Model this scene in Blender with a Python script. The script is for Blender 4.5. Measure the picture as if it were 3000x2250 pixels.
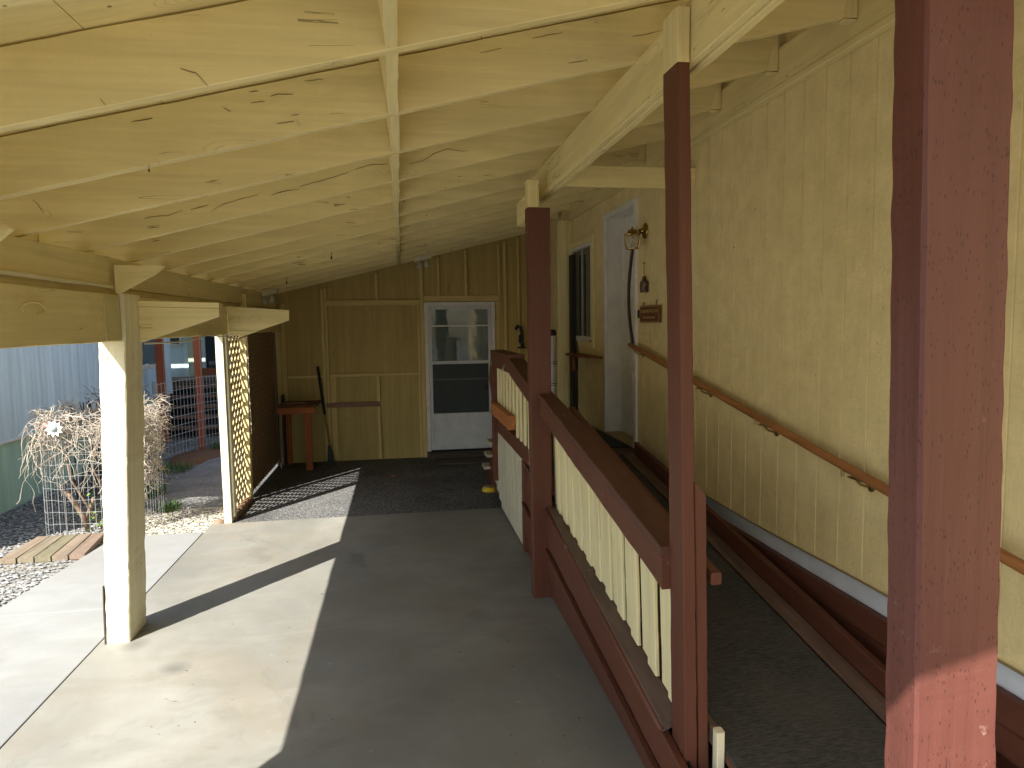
import bpy, bmesh, math, random
from mathutils import Vector, Matrix, noise

random.seed(7)
sc = bpy.context.scene
for o in list(bpy.data.objects):
    bpy.data.objects.remove(o)

# ------------------------------------------------------------------ camera, sky, sun
CAM = bpy.data.objects.new('camera', bpy.data.cameras.new('camera'))
sc.collection.objects.link(CAM)
CAM.data.sensor_width = 36
CAM.data.lens = 24.41
CAM.data.clip_start = 0.05
CAM.data.clip_end = 500
_dX = Vector((0.98706, -0.02802, 0.15683)); _dY = Vector((-0.15873, -0.08494, 0.98366))
_dX.normalize(); _dY = (_dY - _dY.dot(_dX) * _dX).normalized(); _dZ = _dY.cross(_dX)
if _dZ.y > 0: _dZ = -_dZ
# rows are world axes in image coordinates (x right, y down, z forward)
_r = Vector((_dX.x, _dY.x, _dZ.x)); _u = -Vector((_dX.y, _dY.y, _dZ.y)); _b = -Vector((_dX.z, _dY.z, _dZ.z))
_m = Matrix((_r, _u, _b)).transposed().to_4x4()
_m.translation = Vector((0, 0, 1.9))
CAM.matrix_world = _m
sc.camera = CAM

SUN_DIR = Vector((1.0, 1.29, -1.595)).normalized()      # the way the light travels
ELEV = math.asin(-SUN_DIR.z)
AZ = math.atan2(-SUN_DIR.x, -SUN_DIR.y)
w = bpy.data.worlds.new('World'); sc.world = w; w.use_nodes = True
nt = w.node_tree
sky = nt.nodes.new('ShaderNodeTexSky'); sky.sky_type = 'NISHITA'; sky.sun_disc = False
sky.sun_elevation = ELEV; sky.sun_rotation = AZ % (2 * math.pi); sky.air_density = 1.0; sky.dust_density = 1.5
bg = nt.nodes['Background']; bg.inputs['Strength'].default_value = 0.10
nt.links.new(sky.outputs['Color'], bg.inputs['Color'])
sun = bpy.data.objects.new('sun', bpy.data.lights.new('sun', 'SUN'))
sc.collection.objects.link(sun)
sun.data.energy = 5.0; sun.data.angle = math.radians(0.5); sun.data.color = (1.0, 0.955, 0.88)
sun.rotation_euler = SUN_DIR.to_track_quat('-Z', 'Y').to_euler()
sc.view_settings.view_transform = 'Standard'; sc.view_settings.look = 'None'
sc.view_settings.exposure = 1.42; sc.view_settings.gamma = 1
sc.cycles.max_bounces = 12; sc.cycles.diffuse_bounces = 7; sc.cycles.glossy_bounces = 4
sc.cycles.sample_clamp_indirect = 6

# ------------------------------------------------------------------ materials
def new_mat(name):
    m = bpy.data.materials.new(name); m.use_nodes = True
    return m, m.node_tree, m.node_tree.nodes['Principled BSDF']
def N(nt, t, **kw):
    n = nt.nodes.new(t)
    for k, v in kw.items(): setattr(n, k, v)
    return n
def noise_n(nt, vec, scale, detail=4, rough=.55, dist=0):
    n = N(nt, 'ShaderNodeTexNoise'); n.inputs['Scale'].default_value = scale; n.inputs['Detail'].default_value = detail
    n.inputs['Roughness'].default_value = rough; n.inputs['Distortion'].default_value = dist
    nt.links.new(vec, n.inputs['Vector']); return n.outputs['Fac']
def ramp(nt, fac, a, b, ca=(0, 0, 0, 1), cb=(1, 1, 1, 1)):
    r = N(nt, 'ShaderNodeValToRGB'); e = r.color_ramp.elements
    e[0].position = a; e[0].color = ca; e[1].position = b; e[1].color = cb
    nt.links.new(fac, r.inputs['Fac']); return r.outputs['Color']
def mix(nt, fac, a, b, mode='MIX'):
    m = N(nt, 'ShaderNodeMix', data_type='RGBA', blend_type=mode)
    for i, v in ((0, fac), (6, a), (7, b)):
        if hasattr(v, 'links'): nt.links.new(v, m.inputs[i])
        elif i == 0: m.inputs[0].default_value = v
        else: m.inputs[i].default_value = tuple(v) + ((1,) if len(v) == 3 else ())
    return m.outputs[2]
def mth(nt, op, a, b=None):
    m = N(nt, 'ShaderNodeMath', operation=op)
    for i, v in ((0, a), (1, b)):
        if v is None: continue
        if hasattr(v, 'links'): nt.links.new(v, m.inputs[i])
        else: m.inputs[i].default_value = v
    return m.outputs[0]
def coords(nt, scale=(1, 1, 1), rnd=True):
    tc = N(nt, 'ShaderNodeTexCoord'); vec = tc.outputs['Object']
    if rnd:
        oi = N(nt, 'ShaderNodeObjectInfo'); mm = mth(nt, 'MULTIPLY', oi.outputs['Random'], 37.0)
        va = N(nt, 'ShaderNodeVectorMath', operation='ADD'); nt.links.new(vec, va.inputs[0]); nt.links.new(mm, va.inputs[1]); vec = va.outputs[0]
    mp = N(nt, 'ShaderNodeMapping'); mp.inputs['Scale'].default_value = scale
    nt.links.new(vec, mp.inputs['Vector'])
    return mp.outputs['Vector'], vec
def bump(nt, bsdf, h, strength, dist=.01):
    b = N(nt, 'ShaderNodeBump'); b.inputs['Strength'].default_value = strength; b.inputs['Distance'].default_value = dist
    nt.links.new(h, b.inputs['Height'])
    if bsdf.inputs['Normal'].is_linked: nt.links.new(bsdf.inputs['Normal'].links[0].from_socket, b.inputs['Normal'])
    nt.links.new(b.outputs['Normal'], bsdf.inputs['Normal'])

MC = {}
def wood(base, axis, name='painted_wood', cracks=.6, dark=(.10, .07, .03), grain=.35, rough=.6, tone=.16, pits=False, knots=True, scuff=0):
    key = (base, axis, cracks, grain, pits, tone, scuff, knots, rough)
    if key in MC: return MC[key]
    m, nt, bs = new_mat(name)
    s = {'x': (.9, 22, 22), 'y': (22, .9, 22), 'z': (22, 22, .9)}[axis]
    vec, raw = coords(nt, s)
    g = noise_n(nt, vec, 1.0, 7, .62, .35)
    big = noise_n(nt, raw, 1.6, 3)
    mid = noise_n(nt, raw, 9, 5)
    d = tuple(c * (1 - tone) for c in base); l = tuple(min(1, c * (1 + tone * .45)) for c in base)
    col = mix(nt, ramp(nt, g, .3, .72), d, l)
    col = mix(nt, mth(nt, 'MULTIPLY', ramp(nt, big, .42, .72), .45), col, tuple(c * k for c, k in zip(base, (.80, .78, .70))))
    col = mix(nt, mth(nt, 'MULTIPLY', ramp(nt, mid, .55, .8), .35), col, tuple(c * k for c, k in zip(base, (.84, .80, .72))))
    h = g
    if cracks > 0:
        s2 = tuple(v * 1.0 if v > 1 else v * 1.1 for v in s)
        vec2, _ = coords(nt, s2)
        c1 = noise_n(nt, vec2, 1.0, 2, .5, .15)
        line = mth(nt, 'LESS_THAN', mth(nt, 'ABSOLUTE', mth(nt, 'SUBTRACT', c1, .5)), .0034 + .0016 * cracks)
        mask = mth(nt, 'GREATER_THAN', noise_n(nt, raw, 2.6, 3), .67 - .06 * cracks)
        cr = mth(nt, 'MULTIPLY', line, mask)
        col = mix(nt, mth(nt, 'MULTIPLY', cr, .6), col, dark)
        # greenish grey weather stains that follow the grain
        v5, _ = coords(nt, tuple(v * .12 if v > 1 else v * .8 for v in s))
        stn = mth(nt, 'MULTIPLY', ramp(nt, noise_n(nt, v5, 1.0, 6, .7, .6), .54, .70), .38)
        col = mix(nt, stn, col, tuple(c * k for c, k in zip(base, (.62, .62, .58))))
        # small specks and nail holes
        vo = N(nt, 'ShaderNodeTexVoronoi'); vo.inputs['Scale'].default_value = 6.5
        nt.links.new(raw, vo.inputs['Vector'])
        sp = mth(nt, 'LESS_THAN', mth(nt, 'ADD', vo.outputs['Distance'], mth(nt, 'MULTIPLY', mid, .05)), .062)
        spm = mth(nt, 'MULTIPLY', sp, mth(nt, 'GREATER_THAN', big, .5))
        col = mix(nt, mth(nt, 'MULTIPLY', spm, .75), col, dark)
        h = mth(nt, 'SUBTRACT', g, mth(nt, 'MULTIPLY', cr, 2.0))
    if knots:
        s3 = tuple(v * .11 if v > 1 else v * .75 for v in s)
        vec3, _ = coords(nt, s3)
        vk = N(nt, 'ShaderNodeTexVoronoi'); vk.inputs['Scale'].default_value = 1.5
        nt.links.new(vec3, vk.inputs['Vector'])
        kd = mth(nt, 'ADD', vk.outputs['Distance'], mth(nt, 'MULTIPLY', mid, .03))
        ring = mth(nt, 'MULTIPLY', mth(nt, 'LESS_THAN', kd, .23), mth(nt, 'GREATER_THAN', mth(nt, 'SINE', mth(nt, 'MULTIPLY', kd, 190)), .72))
        kk = mth(nt, 'MULTIPLY', ring, mth(nt, 'GREATER_THAN', noise_n(nt, raw, 5, 2), .5))
        col = mix(nt, mth(nt, 'MULTIPLY', kk, .14), col, dark)
        h = mth(nt, 'SUBTRACT', h, mth(nt, 'MULTIPLY', kk, .35))
    if pits:
        s4 = tuple(v * 10 if v > 1 else v * 95 for v in s)
        vec4, _ = coords(nt, s4)
        vp = N(nt, 'ShaderNodeTexVoronoi'); vp.inputs['Scale'].default_value = .55
        nt.links.new(vec4, vp.inputs['Vector'])
        pm = mth(nt, 'MULTIPLY', mth(nt, 'LESS_THAN', vp.outputs['Distance'], .21), mth(nt, 'GREATER_THAN', noise_n(nt, raw, 13, 3), .47))
        col = mix(nt, mth(nt, 'MULTIPLY', pm, .6), col, dark)
        h = mth(nt, 'SUBTRACT', h, mth(nt, 'MULTIPLY', pm, 1.2))
    if scuff:
        sm = ramp(nt, noise_n(nt, raw, 17, 6, .7), .62, .72)
        sm2 = mth(nt, 'MULTIPLY', sm, ramp(nt, noise_n(nt, raw, 2.2, 2), .5, .62))
        col = mix(nt, mth(nt, 'MULTIPLY', sm2, scuff), col, (.42, .30, .27))
    nt.links.new(col, bs.inputs['Base Color']); bs.inputs['Roughness'].default_value = rough
    bs.inputs['Specular IOR Level'].default_value = .25
    bump(nt, bs, h, grain, .006)
    fine = noise_n(nt, raw, 55, 4, .6); bump(nt, bs, fine, .12, .004)
    MC[key] = m; return m

YEL = (.78, .665, .335); YEL_SUN = (.80, .745, .52); RED = (.118, .043, .026); REDD = (.115, .042, .030)  # second yellow: same paint, paled to put sun glare into the colour
def yel(ax, **k): return wood(YEL, ax, 'butter_yellow_painted_wood', **k)
def red(ax, **k): return wood(RED, ax, 'barn_red_painted_wood', cracks=k.pop('cracks', .2), dark=(.03, .012, .01), rough=.5, **k)
def plain(name, c, rough=.6, metal=0, spec=.4, nb=0, ns=40, tone=.1):
    key = (name, c)
    if key in MC: return MC[key]
    m, nt, bs = new_mat(name)
    vec, raw = coords(nt)
    f = noise_n(nt, raw, 8, 5)
    col = mix(nt, ramp(nt, f, .35, .7), tuple(x * (1 - tone) for x in c), tuple(min(1, x * (1 + tone * .6)) for x in c))
    nt.links.new(col, bs.inputs['Base Color'])
    bs.inputs['Roughness'].default_value = rough; bs.inputs['Metallic'].default_value = metal; bs.inputs['Specular IOR Level'].default_value = spec
    if nb: bump(nt, bs, noise_n(nt, raw, ns, 5), nb, .006)
    MC[key] = m; return m

def siding_mat():
    m, nt, bs = new_mat('rough_sawn_yellow_siding')
    vec, raw = coords(nt, (30, 30, 2.2), False)
    g = noise_n(nt, vec, 1, 6, .65, .3)
    lump = noise_n(nt, raw, 34, 6, .7, .4)
    v2, _ = coords(nt, (12, 12, 40), False); hz = noise_n(nt, v2, 1, 5, .6, .6)
    big = noise_n(nt, raw, 1.3, 4)
    c = (.80, .67, .35)
    col = mix(nt, ramp(nt, g, .3, .7), tuple(x * .95 for x in c), tuple(x * 1.03 for x in c))
    col = mix(nt, mth(nt, 'MULTIPLY', ramp(nt, hz, .52, .74), .22), col, tuple(a * b for a, b in zip(c, (.76, .75, .68))))
    col = mix(nt, mth(nt, 'MULTIPLY', ramp(nt, lump, .56, .75), .4), col, tuple(a * b for a, b in zip(c, (.82, .80, .74))))
    col = mix(nt, mth(nt, 'MULTIPLY', ramp(nt, big, .45, .75), .35), col, tuple(a * b for a, b in zip(c, (.86, .86, .78))))
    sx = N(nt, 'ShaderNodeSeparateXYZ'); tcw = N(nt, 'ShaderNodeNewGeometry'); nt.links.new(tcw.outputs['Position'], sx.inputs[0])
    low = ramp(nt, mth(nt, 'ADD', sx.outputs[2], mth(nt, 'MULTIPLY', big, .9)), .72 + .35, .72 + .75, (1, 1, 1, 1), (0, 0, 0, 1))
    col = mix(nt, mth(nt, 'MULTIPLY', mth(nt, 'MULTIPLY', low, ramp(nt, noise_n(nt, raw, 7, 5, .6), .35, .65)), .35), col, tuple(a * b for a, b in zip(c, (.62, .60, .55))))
    # little dark chips
    chip = mth(nt, 'MULTIPLY', mth(nt, 'GREATER_THAN', noise_n(nt, raw, 31, 4), .715), mth(nt, 'GREATER_THAN', noise_n(nt, raw, 3, 2), .52))
    col = mix(nt, mth(nt, 'MULTIPLY', chip, .8), col, (.10, .08, .04))
    nt.links.new(col, bs.inputs['Base Color']); bs.inputs['Roughness'].default_value = .62; bs.inputs['Specular IOR Level'].default_value = .3
    bump(nt, bs, g, .25, .006)
    bump(nt, bs, mth(nt, 'MULTIPLY', mth(nt, 'MULTIPLY', ramp(nt, lump, .45, .8), hz), 1.0), .45, .010)
    return m
SIDING = siding_mat()

def concrete(name, c, stain=.5, joints=None):
    m, nt, bs = new_mat(name)
    vec, raw = coords(nt, (1, 1, 1), False)
    a = noise_n(nt, raw, .55, 5, .6, .6); b = noise_n(nt, raw, 3.2, 6, .6, .3); f = noise_n(nt, raw, 120, 3, .6)
    v2, _ = coords(nt, (.5, 2.6, 1), False); sw = noise_n(nt, v2, 1.5, 4, .55, 1.2)
    col = mix(nt, ramp(nt, a, .34, .68), tuple(x * (1 - .30 * stain) for x in c), tuple(x * 1.08 for x in c))
    col = mix(nt, mth(nt, 'MULTIPLY', ramp(nt, b, .5, .78), .55 * stain), col, (c[0] * .66, c[1] * .65, c[2] * .60))
    col = mix(nt, mth(nt, 'MULTIPLY', ramp(nt, sw, .52, .66), .35 * stain), col, (c[0] * .72, c[1] * .72, c[2] * .68))
    rust = mth(nt, 'MULTIPLY', ramp(nt, noise_n(nt, raw, .9, 5, .65, .2), .50, .7), .36 * stain)
    col = mix(nt, rust, col, (c[0] * .82, c[1] * .66, c[2] * .50))
    dk = mth(nt, 'MULTIPLY', ramp(nt, noise_n(nt, raw, 1.15, 6, .65, .9), .60, .70), .5 * stain)
    col = mix(nt, dk, col, tuple(x * .5 for x in c))
    pale = mth(nt, 'MULTIPLY', ramp(nt, noise_n(nt, raw, 14, 6, .7, .5), .66, .70), .35 * stain)
    col = mix(nt, pale, col, tuple(min(.8, x * 1.35) for x in c))
    col = mix(nt, mth(nt, 'MULTIPLY', ramp(nt, f, .3, .7), .18), col, tuple(x * .75 for x in c))
    v7, _ = coords(nt, (.45, 2.2, 1), False)
    sw2 = noise_n(nt, v7, 2.3, 6, .6, 1.0)
    col = mix(nt, mth(nt, 'MULTIPLY', ramp(nt, sw2, .55, .80), .18 * stain), col, tuple(min(.8, x * 1.28) for x in c))
    pit = mth(nt, 'GREATER_THAN', noise_n(nt, raw, 42, 3, .6), .735)
    col = mix(nt, mth(nt, 'MULTIPLY', pit, .55), col, tuple(x * .35 for x in c))
    vo = N(nt, 'ShaderNodeTexVoronoi'); vo.inputs['Scale'].default_value = 1.7; nt.links.new(raw, vo.inputs['Vector'])
    oil = mth(nt, 'MULTIPLY', ramp(nt, mth(nt, 'ADD', vo.outputs['Distance'], mth(nt, 'MULTIPLY', b, .30)), .20, .34, (1, 1, 1, 1), (0, 0, 0, 1)), mth(nt, 'MULTIPLY', ramp(nt, a, .48, .56), 0.55 * stain))
    col = mix(nt, oil, col, tuple(x * .45 for x in c))
    cr = noise_n(nt, raw, .8, 6, .55, .3)
    line = mth(nt, 'LESS_THAN', mth(nt, 'ABSOLUTE', mth(nt, 'SUBTRACT', cr, .5)), .0011)
    line = mth(nt, 'MULTIPLY', line, mth(nt, 'GREATER_THAN', noise_n(nt, raw, 1.1, 2), .64))
    col = mix(nt, mth(nt, 'MULTIPLY', line, .7), col, tuple(x * .3 for x in c))
    nt.links.new(col, bs.inputs['Base Color']); bs.inputs['Roughness'].default_value = .75; bs.inputs['Specular IOR Level'].default_value = .35
    bump(nt, bs, f, .16, .004); bump(nt, bs, b, .12, .01)
    return m

def speckled(name, c1, c2, c3, scale=90, bmp=.6, patch=.3, extra=None):
    m, nt, bs = new_mat(name)
    vec, raw = coords(nt, (1, 1, 1), False)
    vo = N(nt, 'ShaderNodeTexVoronoi'); vo.inputs['Scale'].default_value = scale; nt.links.new(raw, vo.inputs['Vector'])
    sep = N(nt, 'ShaderNodeSeparateColor'); nt.links.new(vo.outputs['Color'], sep.inputs[0])
    col = mix(nt, sep.outputs[0], c1, c2)
    col = mix(nt, mth(nt, 'GREATER_THAN', sep.outputs[1], .82), col, c3)
    big = noise_n(nt, raw, 1.6, 5)
    col = mix(nt, mth(nt, 'MULTIPLY', ramp(nt, big, .45, .65), patch), col, tuple(x * .5 for x in c1))
    if extra:
        e = ramp(nt, noise_n(nt, raw, 1.3, 5, .6, .4), extra[1], extra[1] + .05)
        col = mix(nt, mth(nt, 'MULTIPLY', e, .85), col, extra[0])
    nt.links.new(col, bs.inputs['Base Color']); bs.inputs['Roughness'].default_value = .85; bs.inputs['Specular IOR Level'].default_value = .2
    bump(nt, bs, mth(nt, 'SUBTRACT', 1.0, vo.outputs['Distance']), bmp, .6 / scale)
    bump(nt, bs, noise_n(nt, raw, 6, 5), .3, .03)
    return m

def glass_mat(name, tint=(.02, .03, .03), rough=.03, alpha=.45):
    m, nt, bs = new_mat(name)
    bs.inputs['Base Color'].default_value = tint + (1,); bs.inputs['Roughness'].default_value = rough
    bs.inputs['IOR'].default_value = 1.5; bs.inputs['Specular IOR Level'].default_value = .8
    bs.inputs['Alpha'].default_value = alpha
    vec, raw = coords(nt); bump(nt, bs, noise_n(nt, raw, 2.5, 3, .5, .5), .12, .02)
    return m

def metal(name, c, rough=.35): return plain(name, c, rough, 1.0, .5)
WHITE = plain('white_trim_paint', (.68, .66, .60), .45, nb=.05)
BLACK = plain('black_plastic', (.012, .012, .013), .5)
BRASS = metal('aged_brass', (.42, .29, .10), .25)
STEEL = metal('galvanised_steel', (.45, .45, .45), .45)
RAWORANGE = wood((.42, .155, .05), 'y', 'bare_cedar', cracks=.3, dark=(.08, .03, .01), tone=.3)
ORANGE_Z = wood((.34, .10, .03), 'z', 'bare_cedar', cracks=.2, dark=(.06, .02, .01), tone=.25)
ORANGE_X = wood((.36, .11, .03), 'x', 'bare_cedar', cracks=.2, dark=(.06, .02, .01), tone=.25)
RAIL_WOOD = wood((.36, .155, .055), 'y', 'stained_fir', cracks=.9, dark=(.06, .02, .01), tone=.4, rough=.4)

# ------------------------------------------------------------------ mesh building
ORG = {}
def org(o): return ORG.get(o.name, Vector((0, 0, 0)))
def tag(o, label=None, cat=None, group=None, kind=None):
    if label: o['label'] = label
    if cat: o['category'] = cat
    if group: o['group'] = group
    if kind: o['kind'] = kind
    return o
def thing(name, label, cat, loc=(0, 0, 0), group=None):
    o = bpy.data.objects.new(name, None); sc.collection.objects.link(o); o.location = loc; o.empty_display_size = .1
    ORG[o.name] = Vector(loc); return tag(o, label, cat, group)

class MB:
    def __init__(s): s.v = []; s.f = []; s.smooth = False
    def add(s, vs, fs):
        k = len(s.v); s.v += [Vector(p) for p in vs]; s.f += [tuple(i + k for i in f) for f in fs]; return s
    def hexa(s, A, B):      # two quads of four corners
        return s.add(list(A) + list(B), [(3, 2, 1, 0), (4, 5, 6, 7), (0, 1, 5, 4), (1, 2, 6, 5), (2, 3, 7, 6), (3, 0, 4, 7)])
    def box(s, x0, x1, y0, y1, z0, z1):
        return s.hexa([(x0, y0, z0), (x1, y0, z0), (x1, y1, z0), (x0, y1, z0)], [(x0, y0, z1), (x1, y0, z1), (x1, y1, z1), (x0, y1, z1)])
    def beam(s, A, B, n=10, ch=.004, j=.0012, seed=None):
        A = [Vector(p) for p in A]; B = [Vector(p) for p in B]
        sd = random.random() * 100 if seed is None else seed
        L = sum(((b - a).length for a, b in zip(A, B))) / 4
        def ring(t):
            q = [a.lerp(b, t) for a, b in zip(A, B)]; out = []
            for i in range(4):
                p = q[i]; pr_ = q[i - 1]; nx = q[(i + 1) % 4]
                d1 = (pr_ - p).normalized(); d2 = (nx - p).normalized()
                jj = noise.noise(Vector((t * L * 4 + sd, i * 3.7, sd))) * j + noise.noise(Vector((t * L * 17 + sd, i * 5.1, sd))) * j
                cc = ch * (1 + .5 * noise.noise(Vector((t * L * 9, i, sd)))) 
                off = (d1 + d2) * jj
                out.append(p + d1 * cc + off); out.append(p + d2 * cc + off)
            return out
        k = len(s.v); vs = []
        for i in range(n + 1): vs += ring(i / n)
        fs = [tuple(range(7, -1, -1)), tuple(n * 8 + i for i in range(8))]
        for r in range(n):
            for i in range(8):
                a = r * 8 + i; b = r * 8 + (i + 1) % 8
                fs.append((a, b, b + 8, a + 8))
        return s.add(vs, fs)
    def bb(s, x0, x1, y0, y1, z0, z1, ax='x', **k):
        if ax == 'x': return s.beam([(x0, y0, z0), (x0, y1, z0), (x0, y1, z1), (x0, y0, z1)], [(x1, y0, z0), (x1, y1, z0), (x1, y1, z1), (x1, y0, z1)], **k)
        if ax == 'y': return s.beam([(x0, y0, z0), (x0, y0, z1), (x1, y0, z1), (x1, y0, z0)], [(x0, y1, z0), (x0, y1, z1), (x1, y1, z1), (x1, y1, z0)], **k)
        return s.beam([(x0, y0, z0), (x1, y0, z0), (x1, y1, z0), (x0, y1, z0)], [(x0, y0, z1), (x1, y0, z1), (x1, y1, z1), (x0, y1, z1)], **k)
    def prism(s, poly, axis, a, b):
        def P(u, v, w): return {'x': (w, u, v), 'y': (u, w, v), 'z': (u, v, w)}[axis]
        n = len(poly); vs = [P(u, v, a) for u, v in poly] + [P(u, v, b) for u, v in poly]
        return s.add(vs, [tuple(range(n - 1, -1, -1)), tuple(range(n, 2 * n))] + [(i, (i + 1) % n, (i + 1) % n + n, i + n) for i in range(n)])
    def tube(s, pts, r, seg=6, taper=1.0):
        pts = [Vector(p) for p in pts]; n = len(pts); vs = []; up = None
        for i, p in enumerate(pts):
            d = (pts[min(i + 1, n - 1)] - pts[max(i - 1, 0)])
            d = d.normalized() if d.length > 1e-9 else Vector((0, 0, 1))
            if up is None: up = d.orthogonal().normalized()
            up = (up - d * up.dot(d)); up = up.normalized() if up.length > 1e-6 else d.orthogonal().normalized()
            sd = d.cross(up); rr = r * (1 + (taper - 1) * i / max(1, n - 1))
            for k in range(seg):
                a = 2 * math.pi * k / seg; vs.append(p + (up * math.cos(a) + sd * math.sin(a)) * rr)
        fs = [tuple(range(seg - 1, -1, -1)), tuple((n - 1) * seg + k for k in range(seg))]
        for i in range(n - 1):
            for k in range(seg):
                a = i * seg + k; b = i * seg + (k + 1) % seg; fs.append((a, b, b + seg, a + seg))
        return s.add(vs, fs)
    def lathe(s, prof, c, axis='z', seg=20):     # prof: (r, h)
        c = Vector(c); vs = []; n = len(prof)
        for r, h in prof:
            for k in range(seg):
                a = 2 * math.pi * k / seg; u, v = r * math.cos(a), r * math.sin(a)
                vs.append(c + Vector({'z': (u, v, h), 'x': (h, u, v), 'y': (u, h, v)}[axis]))
        fs = [tuple(range(seg - 1, -1, -1)), tuple((n - 1) * seg + k for k in range(seg))]
        for i in range(n - 1):
            for k in range(seg):
                a = i * seg + k; b = i * seg + (k + 1) % seg; fs.append((a, b, b + seg, a + seg))
        return s.add(vs, fs)
    def build(s, name, mat, parent=None, smooth=False, bev=0):
        me = bpy.data.meshes.new(name); o0 = org(parent) if parent else Vector((0, 0, 0))
        if parent is None and s.v:
            lo = Vector([min(p[i] for p in s.v) for i in range(3)]); hi = Vector([max(p[i] for p in s.v) for i in range(3)])
            o0 = Vector(((lo.x + hi.x) / 2, (lo.y + hi.y) / 2, lo.z))
        me.from_pydata([p - o0 for p in s.v], [], s.f); me.update()
        bm = bmesh.new(); bm.from_mesh(me); bmesh.ops.recalc_face_normals(bm, faces=bm.faces)
        if bev: bmesh.ops.bevel(bm, geom=[e for e in bm.edges if e.calc_face_angle(0) > .6], offset=bev, segments=2, affect='EDGES', profile=.6)
        bm.to_mesh(me); bm.free()
        if smooth:
            for p in me.polygons: p.use_smooth = True
        me.materials.append(mat)
        o = bpy.data.objects.new(name, me); sc.collection.objects.link(o)
        if parent is not None:
            o.parent = parent; ORG[o.name] = o0
        else:
            o.location = o0; ORG[o.name] = o0
        return o
def S(o): o['kind'] = 'structure'; return o

# ------------------------------------------------------------------ ground
g = MB(); g.add([(-60, -40, -.05), (60, -40, -.05), (60, 90, -.05), (-60, 90, -.05)], [(0, 1, 2, 3)])
S(g.build('ground', speckled('gravelly_dirt', (.16, .15, .13), (.30, .29, .26), (.07, .065, .06), 55, .6, .3, ((.10, .12, .04), .66))))
CONC = concrete('weathered_concrete', (.25, .247, .218), 1.4)
CONC2 = concrete('pale_new_concrete', (.27, .275, .268), .8)
def slab_mesh(x0, x1, y0, y1, z1, z0=-.12, nx=1, ny=1): return MB().box(x0, x1, y0, y1, z0, z1)
S(slab_mesh(-1.85, 2.3, -.9, 6.95, .0).build('carport_slab', CONC, bev=.006))
wk = MB()
for a, b in ((-.9, 1.0), (1.008, 2.98), (2.988, 4.96), (4.968, 6.71)):
    # outer edge drifts outwards away from the camera
    ox = lambda y: -2.78 + (y - 5) * .1 * .9
    wk.hexa([(ox(a), a, -.12), (-1.862, a, -.12), (-1.862, b, -.12), (ox(b), b, -.12)], [(ox(a), a, -.004), (-1.862, a, -.004), (-1.862, b, -.004), (ox(b), b, -.004)])
S(wk.build('walkway', CONC2, bev=.005))
S(slab_mesh(-12, 12, -22, -.91, -.01).build('driveway', concrete('driveway_concrete', (.15, .145, .135), .6)))
ASPH = speckled('dark_coarse_asphalt', (.045, .045, .046), (.13, .13, .13), (.30, .30, .28), 150, .5, .35)
S(slab_mesh(-1.78, 2.1, 6.955, 10.4, -.006).build('asphalt_pad', ASPH))
# old path beyond the walkway, slightly raised at its left edge
pm = MB(); prev = None; nn = 14
for i in range(nn):
    y = 7.75 + i * .75; y2 = y + .75
    e0 = -2.88 + .02 * i + .06 * noise.noise(Vector((i * .9, 0, 0))); e1 = -2.86 + .02 * i + .06 * noise.noise(Vector(((i + 1) * .9, 0, 0)))
    pm.hexa([(e0, y, -.1), (-1.8, y, -.1), (-1.8, y2, -.1), (e1, y2, -.1)], [(e0, y, -.018), (-1.8, y, -.02), (-1.8, y2, -.02), (e1, y2, -.018)])
S(pm.build('path', speckled('old_gritty_path', (.16, .16, .155), (.22, .22, .21), (.30, .29, .27), 60, .4, .5)))
def pebbles(name, regions, n, rr, mat, label):
    mb = MB(); R = random.Random(5)
    for _ in range(n):
        x0, x1, y0, y1 = R.choice(regions); x = R.uniform(x0, x1); y = R.uniform(y0, y1); r = R.uniform(*rr)
        ph = R.uniform(0, 6.28); a, b, c = r * R.uniform(.8, 1.4), r * R.uniform(.6, 1), r * R.uniform(.4, .8)
        vs = [(x + a * math.cos(ph + k * 1.2566) * R.uniform(.8, 1.1), y + b * math.sin(ph + k * 1.2566) * R.uniform(.8, 1.1), -.045 + c * .35) for k in range(5)]
        vs += [(x + R.uniform(-.2, .2) * r, y + R.uniform(-.2, .2) * r, -.045 + c * 1.2), (x, y, -.05)]
        mb.add(vs, [(i, (i + 1) % 5, 5) for i in range(5)] + [((i + 1) % 5, i, 6) for i in range(5)])
    o = mb.build(name, mat); tag(o, label, 'gravel', kind='stuff'); return o
GRAV = speckled('grey_crushed_stone', (.15, .155, .16), (.26, .26, .255), (.36, .355, .34), 40, .2, .1)
GRAVT = speckled('tan_crushed_stone', (.30, .27, .21), (.40, .37, .30), (.52, .49, .43), 40, .2, .0)
pebbles('gravel', [(-4.2, -2.75, 3.0, 6.9), (-4.2, -2.9, 6.9, 9.0), (-4.2, -3.0, 9, 12.5), (-4.2, -2.75, 3.0, 6.0)], 9000, (.010, .024), GRAV, 'loose grey crushed stone between the walkway and the blue house')
pebbles('gravel', [(-2.85, -1.82, 6.72, 7.75), (-2.7, -1.85, 7.7, 8.0)], 5200, (.008, .017), GRAVT, 'pale tan gravel patch in the sun at the end of the pale walkway')

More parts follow.
